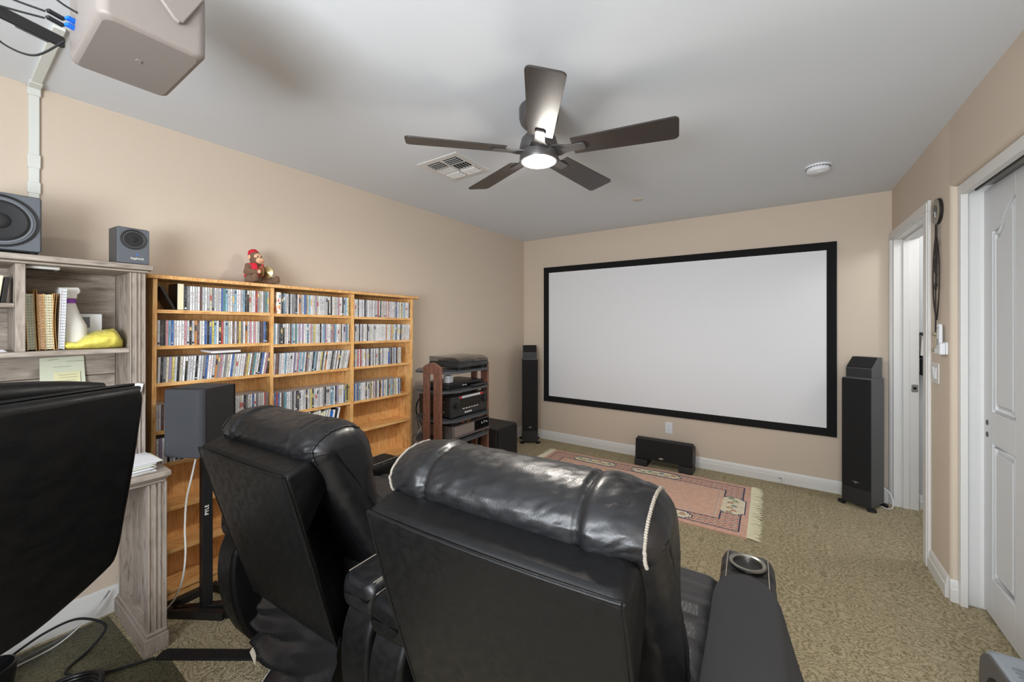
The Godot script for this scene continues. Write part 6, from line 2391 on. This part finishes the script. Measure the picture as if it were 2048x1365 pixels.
func recliners() -> void:
	var l := recliner("black leather recliner nearer the shelf unit, its lower back cover torn", Vector3(-1.445, 0, -0.545), 0.055, 0.555, 0.965, 3, false, -0.398, 0.398, 1.0, "piping", 0.034)
	recliner("black leather recliner nearest the camera with a cloth over its arm", Vector3(-0.4875, 0, -0.567), 0.055, 0.59, 0.98, 8, true, -0.398, 0.443, 0.945, "thread", 0.038)
	# torn cover hanging under the left one
	var nz := noise(2.2, 91, FastNoiseLite.TYPE_SIMPLEX_SMOOTH, 2)
	var b := Mb.new()
	var rows := []
	for k in 30:
		var f := k / 29.0
		var ring := PackedVector3Array()
		for q in 34:
			var g := q / 33.0
			var x := lerpf(-0.225, 0.26, g)
			var y := lerpf(0.372, 0.012 + 0.17 * pow(1.0 - g, 1.5), f)
			var z := -0.195 + f * (0.03 + 0.05 * g) + nz.get_noise_2d(x * 2.4 + f * 1.2, y * 2.6) * 0.10 * f + sin(x * 17.0 + y * 11.0 + nz.get_noise_2d(x, y) * 2.0) * 0.02 * f
			ring.append(Vector3(x, y, z))
		rows.append(ring)
	b.grid(rows)
	var flap := obj("torn_cover", b, M.torn_hide, l, "torn black cover hanging to the floor")
	b = Mb.new()
	var edge := []
	for q in range(2, 30):
		edge.append(rows[29][q] + Vector3(0, -0.001, 0.001))
	b.tube(edge, 0.0022, 5)
	obj("torn_edge", b, M.off_white, flap, "pale torn edge")
	b = Mb.new()
	b.xf = Transform3D(Basis(Vector3(0, 0, 1), -0.3), Vector3(-0.235, 0.12, -0.165))
	b.prism([Vector2(-0.02, 0.0), Vector2(0.03, -0.02), Vector2(0.012, 0.075)], 0.0, 0.002)
	obj("lining", b, M.ivory_plastic, flap)
	b = Mb.new()
	b.bx(0.325, 0.345, 0.03, 0.14, -0.46, -0.30, 0.003)
	obj("motor_cover", b, M.dark_blue, l, "dark blue panel under the seat")

	# cloth over the right arm of the near recliner
	b = Mb.new()
	rows = []
	var prof := [Vector2(-0.100, 0.50), Vector2(-0.090, 0.58), Vector2(-0.080, 0.622), Vector2(-0.058, 0.643), Vector2(-0.02, 0.6495), Vector2(0.02, 0.6495), Vector2(0.055, 0.642), Vector2(0.080, 0.618), Vector2(0.098, 0.57), Vector2(0.122, 0.505), Vector2(0.158, 0.43), Vector2(0.195, 0.35)]
	var p3 := []
	for p in prof:
		p3.append(Vector3(p.x, p.y, 0))
	var line := spline(p3, 3)
	for k in 30:
		var f := k / 29.0
		var ring := PackedVector3Array()
		for q in line.size():
			var p: Vector3 = line[q]
			var side := clampf((0.625 - p.y) / 0.25, 0.0, 1.0)
			var front := -0.795 + (0.07 if p.x < 0 else 0.15) * side + 0.05 * pow(absf(p.x) / 0.08, 2.0) * (1.0 - side)
			var z := lerpf(front, -0.08, f)
			var fl := side * (0.35 + 0.65 * f) if p.x > 0 else side
			var x: float = p.x
			ring.append(Vector3(x + nz.get_noise_2d(z * 2.0, q * 0.1) * 0.008 * fl, p.y + 0.0015 + nz.get_noise_2d(p.x * 4.0, z * 3.0) * 0.0015, z))
		rows.append(ring)
	b.grid(rows)
	var o := obj("arm_cloth", b, M.dark_cloth)
	o.transform = Transform3D(Basis(Vector3.UP, 0.055), Vector3(-0.4875, 0, -0.567)) * Transform3D(Basis(), Vector3(0.443, 0, 0.02))
	tag(o, "black felt cloth draped over the near recliner's right arm", "cloth")


# ---------------------------------------------------------------- office chair
func office_chair() -> void:
	var d := Vector3(0.42, 0, 0.907).normalized()    # along the back, towards the camera side
	var org := Vector3(-1.36, 1.237, -0.30) - d * 0.022
	var n := Vector3(0.907, 0, -0.42).normalized()   # out of the back
	var t := thing("office_chair", "black leather office chair turned to the desk, seen from behind", "office chair", org + d * 0.30 - n * 0.29 - Vector3(0, org.y, 0))
	var inv := t.transform.affine_inverse()
	var g := (Vector3.DOWN - n * 0.10).normalized()
	var nn := d.cross(g).normalized()
	if nn.dot(n) < 0:
		nn = -nn
	var W := 0.53
	# half outline of the back: distance from the centre line against distance down
	var out := [Vector2(0.0, 0.0), Vector2(0.235, 0.0), Vector2(0.254, 0.008), Vector2(0.263, 0.030), Vector2(0.262, 0.08), Vector2(0.256, 0.20), Vector2(0.244, 0.33), Vector2(0.232, 0.43), Vector2(0.204, 0.462), Vector2(0.10, 0.508), Vector2(0.04, 0.522), Vector2(0.0, 0.524)]
	var o3 := []
	for p in out:
		o3.append(Vector3(p.x, p.y, 0))
	out = []
	for p in spline(o3, 3):
		out.append(Vector2(p.x, p.y))
	var shell := func(depth0: float, depth1: float, grow: float, bulge: float) -> Mb:
		var b := Mb.new()
		var rows := []
		for lay in [[0.0, 0.0], [0.15, 0.55], [0.5, 0.85], [1.0, 1.0]]:
			pass
		for layer in 8:
			var u := layer / 7.0
			var a := PI * u
			var ins := 0.020 * (1.0 - sin(a)) - grow
			var dep := lerpf(depth0, depth1, (1.0 - cos(a)) / 2.0)
			var ring := PackedVector3Array()
			for half in 2:
				for k in out.size():
					var p: Vector2 = out[k] if half == 0 else out[out.size() - 1 - k]
					if half == 1 and (k == 0 or k == out.size() - 1):
						continue
					var sx := 1.0 if half == 0 else -1.0
					var rel := Vector2(p.x, p.y - 0.26)
					var sc := 1.0 - ins / maxf(rel.length(), 0.05)
					var x := p.x * sx * sc
					var y := 0.26 + (p.y - 0.26) * sc
					var curve := 0.10 * x * x
					ring.append(inv * (org + d * (0.263 + x) + g * y + nn * (dep - curve)))
			rows.append(ring)
		b.grid(rows, true, false)
		# close both faces with a finer fan that bulges
		for side in 2:
			var ring: PackedVector3Array = rows[0 if side == 0 else 7]
			var m := Vector3.ZERO
			for p in ring:
				m += p
			m /= ring.size()
			var fan := []
			for s in 7:
				var r := PackedVector3Array()
				var f := s / 6.0
				for p in ring:
					r.append(p.lerp(m, minf(f, 0.995)) + inv.basis * nn * (bulge * (1.0 - pow(1.0 - f, 2.0)) * (1.0 if (side == 1) == (depth1 > depth0) else -1.0)))
				fan.append(r)
			b.grid(fan, true, false)
		return b
	var rear: Mb = shell.call(-0.035, 0.0, 0.0, 0.012)
	var rp := obj("back_shell", rear, M.office_leather, t)
	var front: Mb = shell.call(-0.115, -0.036, -0.012, 0.012)
	obj("back_cushion", front, M.office_leather, t)
	var b := Mb.new()
	var rim := []
	for half in 2:
		for k in out.size():
			var p: Vector2 = out[k] if half == 0 else out[out.size() - 1 - k]
			if half == 1 and k == 0:
				continue
			var sx := 1.0 if half == 0 else -1.0
			rim.append(inv * (org + d * (0.263 + p.x * sx * 1.0) + g * p.y + nn * (-0.036 - 0.10 * p.x * p.x)))
	b.tube(rim, 0.0045, 8, false)
	obj("piping", b, M.office_leather, rp)
	# roll over the front cushion's top
	b = Mb.new()
	var roll := []
	for k in 15:
		var s := lerpf(0.045, 0.478, k / 14.0)
		roll.append(inv * (org + d * s + g * (-0.004 + 0.012 * absf(k - 7.0) / 7.0) + nn * -0.085))
	var rr := []
	for k in 15:
		rr.append(0.030 * sqrt(maxf(sin(PI * (0.06 + 0.88 * k / 14.0)), 0.05)))
	b.tube(roll, rr, 14)
	obj("head_roll", b, M.office_leather, t)
	# seat, arms, column, base
	b = Mb.new()
	var rows := []
	for k in 9:
		var a := PI * k / 8.0
		var ring := PackedVector3Array()
		for p in rounded(0.41 - 0.05 * (1.0 - sin(a)), 0.44 - 0.05 * (1.0 - sin(a)), 0.09, 6):
			ring.append(Vector3(0, 0.47 - cos(a) * 0.05, 0) + d * p.x - n * (p.y + 0.03))
		rows.append(ring)
	b.grid(rows, true, true)
	obj("seat", b, M.office_leather, t)
	b = Mb.new()
	b.lathe([Vector2(0.0001, 0.10), Vector2(0.032, 0.10), Vector2(0.032, 0.26), Vector2(0.022, 0.26), Vector2(0.022, 0.42), Vector2(0.0001, 0.42)], 18)
	b.bx(-0.10, 0.10, 0.40, 0.425, -0.10, 0.10, 0.004)
	obj("gas_column", b, M.black_metal, t)
	b = Mb.new()
	b.xf = axes(Vector3.ZERO, d, Vector3.UP, n)
	b.tube(spline([Vector3(0, 0.41, 0.05), Vector3(0, 0.42, 0.22), Vector3(0, 0.50, 0.285), Vector3(0, 0.74, 0.285)], 6), 0.02, 10)
	obj("back_bracket", b, M.black_metal, t)
	for k in 5:
		var a := TAU * k / 5.0 + 0.3
		var dir := Vector3(cos(a), 0, sin(a))
		b = Mb.new()
		b.tube([Vector3(0, 0.115, 0), dir * 0.15 + Vector3(0, 0.10, 0), dir * 0.30 + Vector3(0, 0.075, 0)], [0.026, 0.022, 0.016], 10)
		var leg := obj("base_leg", b, M.black_plastic, t)
		b = Mb.new()
		for w in [-1, 1]:
			b.xf = axes(dir * 0.30 + Vector3(0, 0.029, 0) + dir.cross(Vector3.UP) * w * 0.012, dir, dir.cross(Vector3.UP), Vector3.UP)
			b.lathe([Vector2(0.0001, -0.009), Vector2(0.024, -0.009), Vector2(0.027, -0.006), Vector2(0.027, 0.006), Vector2(0.024, 0.009), Vector2(0.0001, 0.009)], 18)
		b.xf = Transform3D()
		b.tube([dir * 0.30 + Vector3(0, 0.03, 0), dir * 0.30 + Vector3(0, 0.08, 0)], 0.007, 8)
		obj("caster", b, M.black_satin, leg)

	t = thing("chair_mat", "clear plastic chair mat on the carpet in front of the desk", "floor mat", Vector3(-1.6, 0, 0.1))
	b = Mb.new()
	b.xf = axes(Vector3(0, 0.001, 0), Vector3.RIGHT, Vector3(0, 0, 1), Vector3.UP)
	b.prism([Vector2(-1.06, -0.575), Vector2(-0.585, -0.595), Vector2(-0.50, -0.66), Vector2(0.42, -0.66), Vector2(0.42, 0.9), Vector2(-1.06, 0.9)], 0.0, 0.003, 0.001)
	obj("mat", b, M.mat_plastic, t)


# ---------------------------------------------------------------- rug
func rug() -> void:
	var W := 1024
	var H := 512
	var im := Image.create(W, H, false, Image.FORMAT_RGB8)
	var salmon := rgb(210, 170, 152)
	var field := rgb(214, 176, 156)
	var navy := rgb(66, 76, 100)
	var cream := rgb(224, 214, 188)
	var rose := rgb(190, 128, 114)
	var nz := noise(0.03, 12, FastNoiseLite.TYPE_SIMPLEX_SMOOTH, 3)
	im.fill(salmon)
	var frame := func(i: int, w: int, c: Color) -> void:
		im.fill_rect(Rect2i(i, i, W - 2 * i, w), c)
		im.fill_rect(Rect2i(i, H - i - w, W - 2 * i, w), c)
		im.fill_rect(Rect2i(i, i, w, H - 2 * i), c)
		im.fill_rect(Rect2i(W - i - w, i, w, H - 2 * i), c)
	frame.call(26, 5, navy)
	frame.call(31, 66, rgb(206, 172, 154))
	# lattice in the border
	for y in range(31, H - 31):
		for x in range(31, W - 31):
			var inb: bool = x < 97 or x >= W - 97 or y < 97 or y >= H - 97
			if not inb:
				continue
			var a := posmod(x + y, 44)
			var c := posmod(x - y, 44)
			if a < 3 or c < 3:
				im.set_pixel(x, y, navy.lerp(rose, 0.25))
			elif absi(a - 23) + absi(c - 23) < 12:
				im.set_pixel(x, y, rose)
	frame.call(97, 5, navy)
	# cream panels with flowers, set into the border
	var panel := func(cx: int, cy: int, w: int, h: int) -> void:
		for st in 3:
			var e := st * 10
			im.fill_rect(Rect2i(cx - w / 2 - e - 4, cy - h / 2 + e - 4, w + 2 * e + 8, h - 2 * e + 8), navy)
		for st in 3:
			var e := st * 10
			im.fill_rect(Rect2i(cx - w / 2 - e, cy - h / 2 + e, w + 2 * e, h - 2 * e), cream)
		for k in 7:
			var fx := cx - w / 2 + int((k + 0.5) * w / 7.0) if w > h else cx + (k % 2) * 16 - 8
			var fy := cy + (k % 2) * 14 - 7 if w > h else cy - h / 2 + int((k + 0.5) * h / 7.0)
			var col: Color = [rose, rgb(96, 124, 108), rgb(214, 104, 86), rgb(84, 112, 140), rgb(120, 142, 96), rose, rgb(206, 150, 96)][(k * 3 + cx) % 7]
			for y in range(-11, 12):
				for x in range(-13, 14):
					var r := Vector2(x, y)
					var lim := 10.0 + 3.0 * sin(r.angle() * 5.0 + k)
					if r.length() < lim * (0.85 if k % 2 else 1.0):
						im.set_pixel(clampi(fx + x, 0, W - 1), clampi(fy + y, 0, H - 1), col if r.length() > 3.5 else cream)
			for s in 14:
				im.fill_rect(Rect2i(clampi(fx - 14 + s * 2, 0, W - 2), clampi(fy + int(sin(s * 0.7) * 9.0), 0, H - 3), 3, 3), rgb(98, 128, 100))
	for cx in [270, 600]:
		panel.call(cx, 64, 200, 56)
		panel.call(cx + 110, H - 64, 200, 56)
	panel.call(64, H / 2, 52, 170)
	panel.call(W - 64, H / 2, 52, 170)
	# inner field
	im.fill_rect(Rect2i(102, 102, W - 204, H - 204), field)
	for k in range(118, W - 118, 16):
		im.fill_rect(Rect2i(k, 114, 5, 4), cream)
		im.fill_rect(Rect2i(k, H - 118, 5, 4), cream)
	for k in range(118, H - 118, 16):
		im.fill_rect(Rect2i(114, k, 4, 5), cream)
		im.fill_rect(Rect2i(W - 118, k, 4, 5), cream)
	for i in [122]:
		im.fill_rect(Rect2i(i, i, W - 2 * i, 3), rgb(184, 166, 160))
		im.fill_rect(Rect2i(i, H - i, W - 2 * i, 3), rgb(184, 166, 160))
		im.fill_rect(Rect2i(i, i, 3, H - 2 * i), rgb(184, 166, 160))
		im.fill_rect(Rect2i(W - i, i, 3, H - 2 * i), rgb(184, 166, 160))
	# medallion
	for y in range(-70, 71):
		for x in range(-90, 91):
			var r := Vector2(x / 90.0, y / 70.0)
			var l := r.length() * (1.0 + 0.12 * sin(r.angle() * 8.0))
			if l < 0.95 and l > 0.80:
				im.set_pixel(W / 2 + x, H / 2 + y, rose)
			elif l < 0.5 and l > 0.2:
				im.set_pixel(W / 2 + x, H / 2 + y, rgb(150, 160, 130) if posmod(int(r.angle() * 6.0), 2) else cream)
			elif l <= 0.2:
				im.set_pixel(W / 2 + x, H / 2 + y, rgb(100, 120, 150))
	for y in H:
		for x in W:
			var c := im.get_pixel(x, y)
			var k := 1.0 + nz.get_noise_2d(x, y) * 0.06 + (rng.randf() - 0.5) * 0.08
			im.set_pixel(x, y, Color(c.r * k, c.g * k, c.b * k))
	var m := mat("rug_pile", Color.WHITE, 0.95)
	m.albedo_texture = ImageTexture.create_from_image(im)
	m.metallic_specular = 0.1
	var t := thing("rug", "salmon pink patterned rug with cream fringes before the screen", "rug", Vector3(-1.13, 0, -3.435), 0.025)
	var hx := 0.925
	var hz := 0.475
	var b := Mb.new()
	var wav := noise(1.6, 44, FastNoiseLite.TYPE_SIMPLEX_SMOOTH, 2)
	var rows := []
	for k in 25:
		var f := k / 24.0
		var ring := PackedVector3Array()
		for q in 41:
			var g := q / 40.0
			var x := lerpf(-hx, hx, g)
			var z := lerpf(-hz, hz, f)
			ring.append(Vector3(x, 0.009 + 0.004 * wav.get_noise_2d(x * 2.0, z * 2.0), z + wav.get_noise_2d(x, f * 0.3) * 0.008))
		rows.append(ring)
	b.grid(rows)
	for k in b.t.size():
		var r := k / 41
		var c := k % 41
		b.t[k] = Vector2(c / 40.0, r / 24.0)
	# its edge down to the floor
	for e in 4:
		var line := []
		match e:
			0: line = Array(rows[0])
			1: line = Array(rows[24])
			2:
				for r in rows:
					line.append(r[0])
			3:
				for r in rows:
					line.append(r[40])
		for k in line.size() - 1:
			var a: Vector3 = line[k]
			var c: Vector3 = line[k + 1]
			var nn: Vector3 = [Vector3(0, 0, -1), Vector3(0, 0, 1), Vector3.LEFT, Vector3.RIGHT][e]
			b.quad(a, c, Vector3(c.x, 0.0, c.z), Vector3(a.x, 0.0, a.z), nn, Vector2(0.01, 0.01), Vector2(0.02, 0.01), Vector2(0.02, 0.02), Vector2(0.01, 0.02))
	obj("pile", b, m, t)
	for s in [-1, 1]:
		b = Mb.new()
		for k in 190:
			var z := lerpf(-hz, hz, (k + 0.5) / 190.0) + (rng.randf() - 0.5) * 0.004
			var l := 0.058 + rng.randf() * 0.028
			var dz := (rng.randf() - 0.5) * 0.034
			b.tube([Vector3(s * (hx - 0.003), 0.009, z), Vector3(s * (hx + l * 0.4), 0.007 + rng.randf() * 0.004, z + dz * 0.4), Vector3(s * (hx + l), 0.003 + rng.randf() * 0.002, z + dz)], [0.0026, 0.0024, 0.0018], 5)
		var fr := obj("fringe", b, M.cream_paper, t, "cream cotton fringe")
		fr.set_meta("kind", "stuff")


# ---------------------------------------------------------------- floor odds and ends
func floor_things() -> void:
	# long dark board lying on the carpet
	var b := Mb.new()
	var a := Vector3(-2.165, 0, -0.545)
	var c := Vector3(-1.74, 0, -0.83)
	var d := (c - a).normalized()
	b.xf = axes(a, d, Vector3.UP, d.cross(Vector3.UP))
	b.prism([Vector2(-0.015, 0.0), Vector2(0.56, 0.0), Vector2(0.56, 0.010), Vector2(0.012, 0.010)], -0.026, 0.026, 0.002)
	tag(obj("floor_cable_cover", b, M.rubber), "flat black rubber cable cover lying on the carpet by the desk leg", "cable cover")
	# cables under the left recliner
	for k in 5:
		var pts := []
		var o := Vector3(-1.57 + k * 0.03, 0.006 + k * 0.004, -0.66 + (k % 2) * 0.03)
		for q in 13:
			var an := TAU * (q / 12.0) * 0.9 + k
			pts.append(o + Vector3(cos(an) * (0.05 + 0.012 * k), 0.004 * sin(an * 2.0) + 0.004, sin(an) * (0.03 + 0.004 * k)))
		pts.append(o + Vector3(0.12, 0.01, -0.08 - 0.02 * k))
		b = Mb.new()
		b.tube(spline(pts, 3), 0.0032, 7)
		tag(obj("floor_cable", b, M.rubber), "black cable tangled on the carpet under the left recliner, %s of five loops" % ordinal(k), "cable", "tangled cables under the left recliner")
	# wires by the left baseboard under the desk
	var runs := [
		[Vector3(-2.64, 0.02, -0.18), Vector3(-2.58, 0.09, -0.27), Vector3(-2.53, 0.115, -0.36), Vector3(-2.46, 0.07, -0.43), Vector3(-2.44, 0.012, -0.38), Vector3(-2.36, 0.008, -0.30), Vector3(-2.24, 0.008, -0.38), Vector3(-2.16, 0.008, -0.52)],
		[Vector3(-2.66, 0.10, -0.47), Vector3(-2.61, 0.06, -0.40), Vector3(-2.58, 0.015, -0.30), Vector3(-2.56, 0.008, -0.15), Vector3(-2.5, 0.008, 0.05)],
		[Vector3(-2.665, 0.12, -0.48), Vector3(-2.64, 0.06, -0.42), Vector3(-2.63, 0.014, -0.34), Vector3(-2.60, 0.008, -0.2)]]
	for k in 3:
		b = Mb.new()
		b.tube(spline(runs[k], 8), [0.005, 0.003, 0.0028][k], 7)
		tag(obj("desk_cable", b, [M.rubber, M.off_white, M.cone_ring][k]), ["thick black cable arching up from the floor under the desk", "white cable along the floor below the left baseboard", "grey cable running down the left baseboard"][k], "cable")
	# cable coil and a rounded black object of unknown kind at the frame's lower edge
	var t := thing("cable_coil", "coil of thick black cable on the chair mat under the desk", "cable coil", Vector3(-2.165, 0.004, -0.27))
	b = Mb.new()
	var pts2 := []
	for q in 50:
		var an := TAU * q / 16.0
		pts2.append(Vector3(cos(an) * 0.10, 0.010 + q * 0.0007 + 0.004 * sin(an * 3.0), sin(an) * (0.085 + 0.0003 * q)))
	b.tube(pts2, 0.009, 9)
	obj("coil", b, M.black_satin, t)
	t = thing("black_floor_object", "small glossy black rounded object on the floor against the left wall", "bin", Vector3(-2.47, 0.004, -0.115))
	b = Mb.new()
	b.lathe([Vector2(0.0001, 0.0), Vector2(0.058, 0.0), Vector2(0.066, 0.006), Vector2(0.074, 0.085), Vector2(0.072, 0.094), Vector2(0.066, 0.096), Vector2(0.064, 0.088), Vector2(0.060, 0.01), Vector2(0.0001, 0.008)], 28)
	obj("rounded_body", b, M.black_satin, t)

	# grey plastic machine at the right lower corner
	t = thing("floor_appliance", "grey plastic appliance with louvres at the right by the closet door", "appliance", Vector3(0.60, 0, -1.80), 0.05)
	t.scale = Vector3(1, 1.13, 1)
	b = Mb.new()
	b.xf = axes(Vector3(-0.055, 0, 0), Vector3(0, 0, 1), Vector3.UP, Vector3.RIGHT)
	var outer := [Vector2(-0.15, 0.0)]
	for p in spline([Vector3(-0.16, 0.22, 0), Vector3(-0.15, 0.285, 0), Vector3(-0.11, 0.315, 0), Vector3(-0.05, 0.322, 0), Vector3(0.20, 0.322, 0), Vector3(0.26, 0.30, 0), Vector3(0.28, 0.24, 0)], 5):
		outer.append(Vector2(p.x, p.y))
	outer.append(Vector2(0.28, 0.0))
	b.prism(outer, 0.0, 0.105, 0.012, 0.7)
	obj("housing", b, M.grey_abs, t)
	b = Mb.new()
	b.xf = axes(Vector3(-0.060, 0, 0), Vector3(0, 0, 1), Vector3.UP, Vector3.RIGHT)
	var side := []
	for p in outer:
		side.append(Vector2((p.x - 0.06) * 0.97 + 0.06, p.y * 0.97))
	b.prism(side, 0.0, 0.01, 0.004, 0.7)
	obj("side_panel", b, M.dark_abs, t)
	b = Mb.new()
	b.xf = axes(Vector3(-0.0625, 0, 0), Vector3(0, 0, 1), Vector3.UP, Vector3.RIGHT)
	var op := []
	for p in outer:
		op.append(Vector2((p.x - 0.07) * 0.72 + 0.07, p.y * 0.84))
	b.prism(op, 0.0, 0.004, 0.001, 0.7)
	obj("opening", b, M.hole, t)
	for k in 9:
		b = Mb.new()
		b.xf = Transform3D(Basis(Vector3.RIGHT, 0.3), Vector3(0.0, 0.3225, -0.03 + k * 0.018))
		b.box(Vector3.ZERO, Vector3(0.062, 0.006, 0.008), 0.002)
		obj("louvre", b, M.cone_ring, t)
	b = Mb.new()
	b.xf = axes(Vector3(0.05, 0, 0), Vector3(0, 0, 1), Vector3.UP, Vector3.RIGHT)
	var low := []
	for p in outer:
		low.append(Vector2(p.x * 0.94 + 0.03, p.y * 0.90))
	b.prism(low, 0.0, 0.04, 0.008, 0.7)
	obj("rear_housing", b, M.tower_side, t)
	# things peeping over the office chair
	t = thing("post_holder", "small white flared holder stuck on the hutch's fluted post", "holder", Vector3(-2.394, 1.102, -0.518))
	b = Mb.new()
	b.xf = axes(Vector3.ZERO, Vector3(0, 0, -1), Vector3.UP, Vector3.RIGHT)
	b.prism([Vector2(-0.008, -0.02), Vector2(0.008, -0.02), Vector2(0.016, 0.010), Vector2(0.020, 0.028), Vector2(0.0, 0.034), Vector2(-0.020, 0.028), Vector2(-0.016, 0.010)], 0.0, 0.022, 0.004)
	obj("holder_body", b, M.white_plastic, t)


# ---------------------------------------------------------------- everything
const FAN_ENERGY := 0.13
const DOWN_ENERGY := 1.5
const WINDOW_ENERGY := 5.2
const CEILING_FILL_ENERGY := 3.9


func _ready() -> void:
	rng.seed = 20260
	# camera: level, turned 34 degrees left of the screen wall, the lens shifted down a little
	var F := 792.6
	var cam := Camera3D.new()
	cam.name = "camera"
	cam.projection = Camera3D.PROJECTION_FRUSTUM
	cam.near = 0.05
	cam.far = 60.0
	cam.size = cam.near * 1365.0 / F
	cam.frustum_offset = Vector2(0, -cam.near * 34.5 / F)
	cam.position = Vector3(0, 1.40, 0)
	cam.rotation.y = atan2(0.5645, 0.8255)
	add_child(cam)
	cam.current = true
	# sky and exposure
	var we := WorldEnvironment.new()
	we.name = "world_environment"
	var e := Environment.new()
	e.background_mode = Environment.BG_SKY
	var sky := Sky.new()
	var sm := ProceduralSkyMaterial.new()
	sm.sky_top_color = Color(0.45, 0.60, 0.85)
	sm.sky_horizon_color = Color(0.80, 0.86, 0.92)
	sm.ground_bottom_color = Color(0.45, 0.42, 0.38)
	sm.ground_horizon_color = Color(0.75, 0.76, 0.76)
	sky.sky_material = sm
	e.sky = sky
	e.tonemap_mode = Environment.TONE_MAPPER_LINEAR
	e.tonemap_exposure = 1.26
	e.sdfgi_enabled = true
	e.ssao_enabled = true
	e.ssil_enabled = true
	we.environment = e
	add_child(we)
	# light of the unseen window behind the camera, placed to light the room
	var w := AreaLight3D.new()
	w.name = "unseen_window_light"
	w.area_size = Vector2(1.7, 1.2)
	w.light_color = Color(0.955, 0.978, 1.0)
	w.light_energy = WINDOW_ENERGY
	w.area_normalize_energy = true
	w.area_range = 14.0
	w.area_attenuation = 2.0
	w.shadow_enabled = true
	w.position = Vector3(-0.35, 1.5, BACK - 0.01)
	add_child(w)
	# added fill, tilted up in front of the window to brighten the ceiling
	var up := AreaLight3D.new()
	up.name = "added_ceiling_fill"
	up.area_size = Vector2(1.7, 0.5)
	up.light_color = Color(0.955, 0.978, 1.0)
	up.light_energy = CEILING_FILL_ENERGY
	up.area_normalize_energy = true
	up.area_range = 14.0
	up.area_attenuation = 2.0
	up.shadow_enabled = true
	up.position = Vector3(-0.35, 1.35, BACK - 0.12)
	up.rotation.x = deg_to_rad(30.0)
	add_child(up)

	materials()
	room()
	screen_wall()
	ceiling_fan()
	ceiling_bits()
	bookcase()
	desk()
	recliners()
	office_chair()
	rug()
	rack()
	speakers()
	stand_speaker()
	right_wall()
	unseen_hall_lamp()
	projector()
	on_desk()
	monkey()
	discs()
	floor_things()
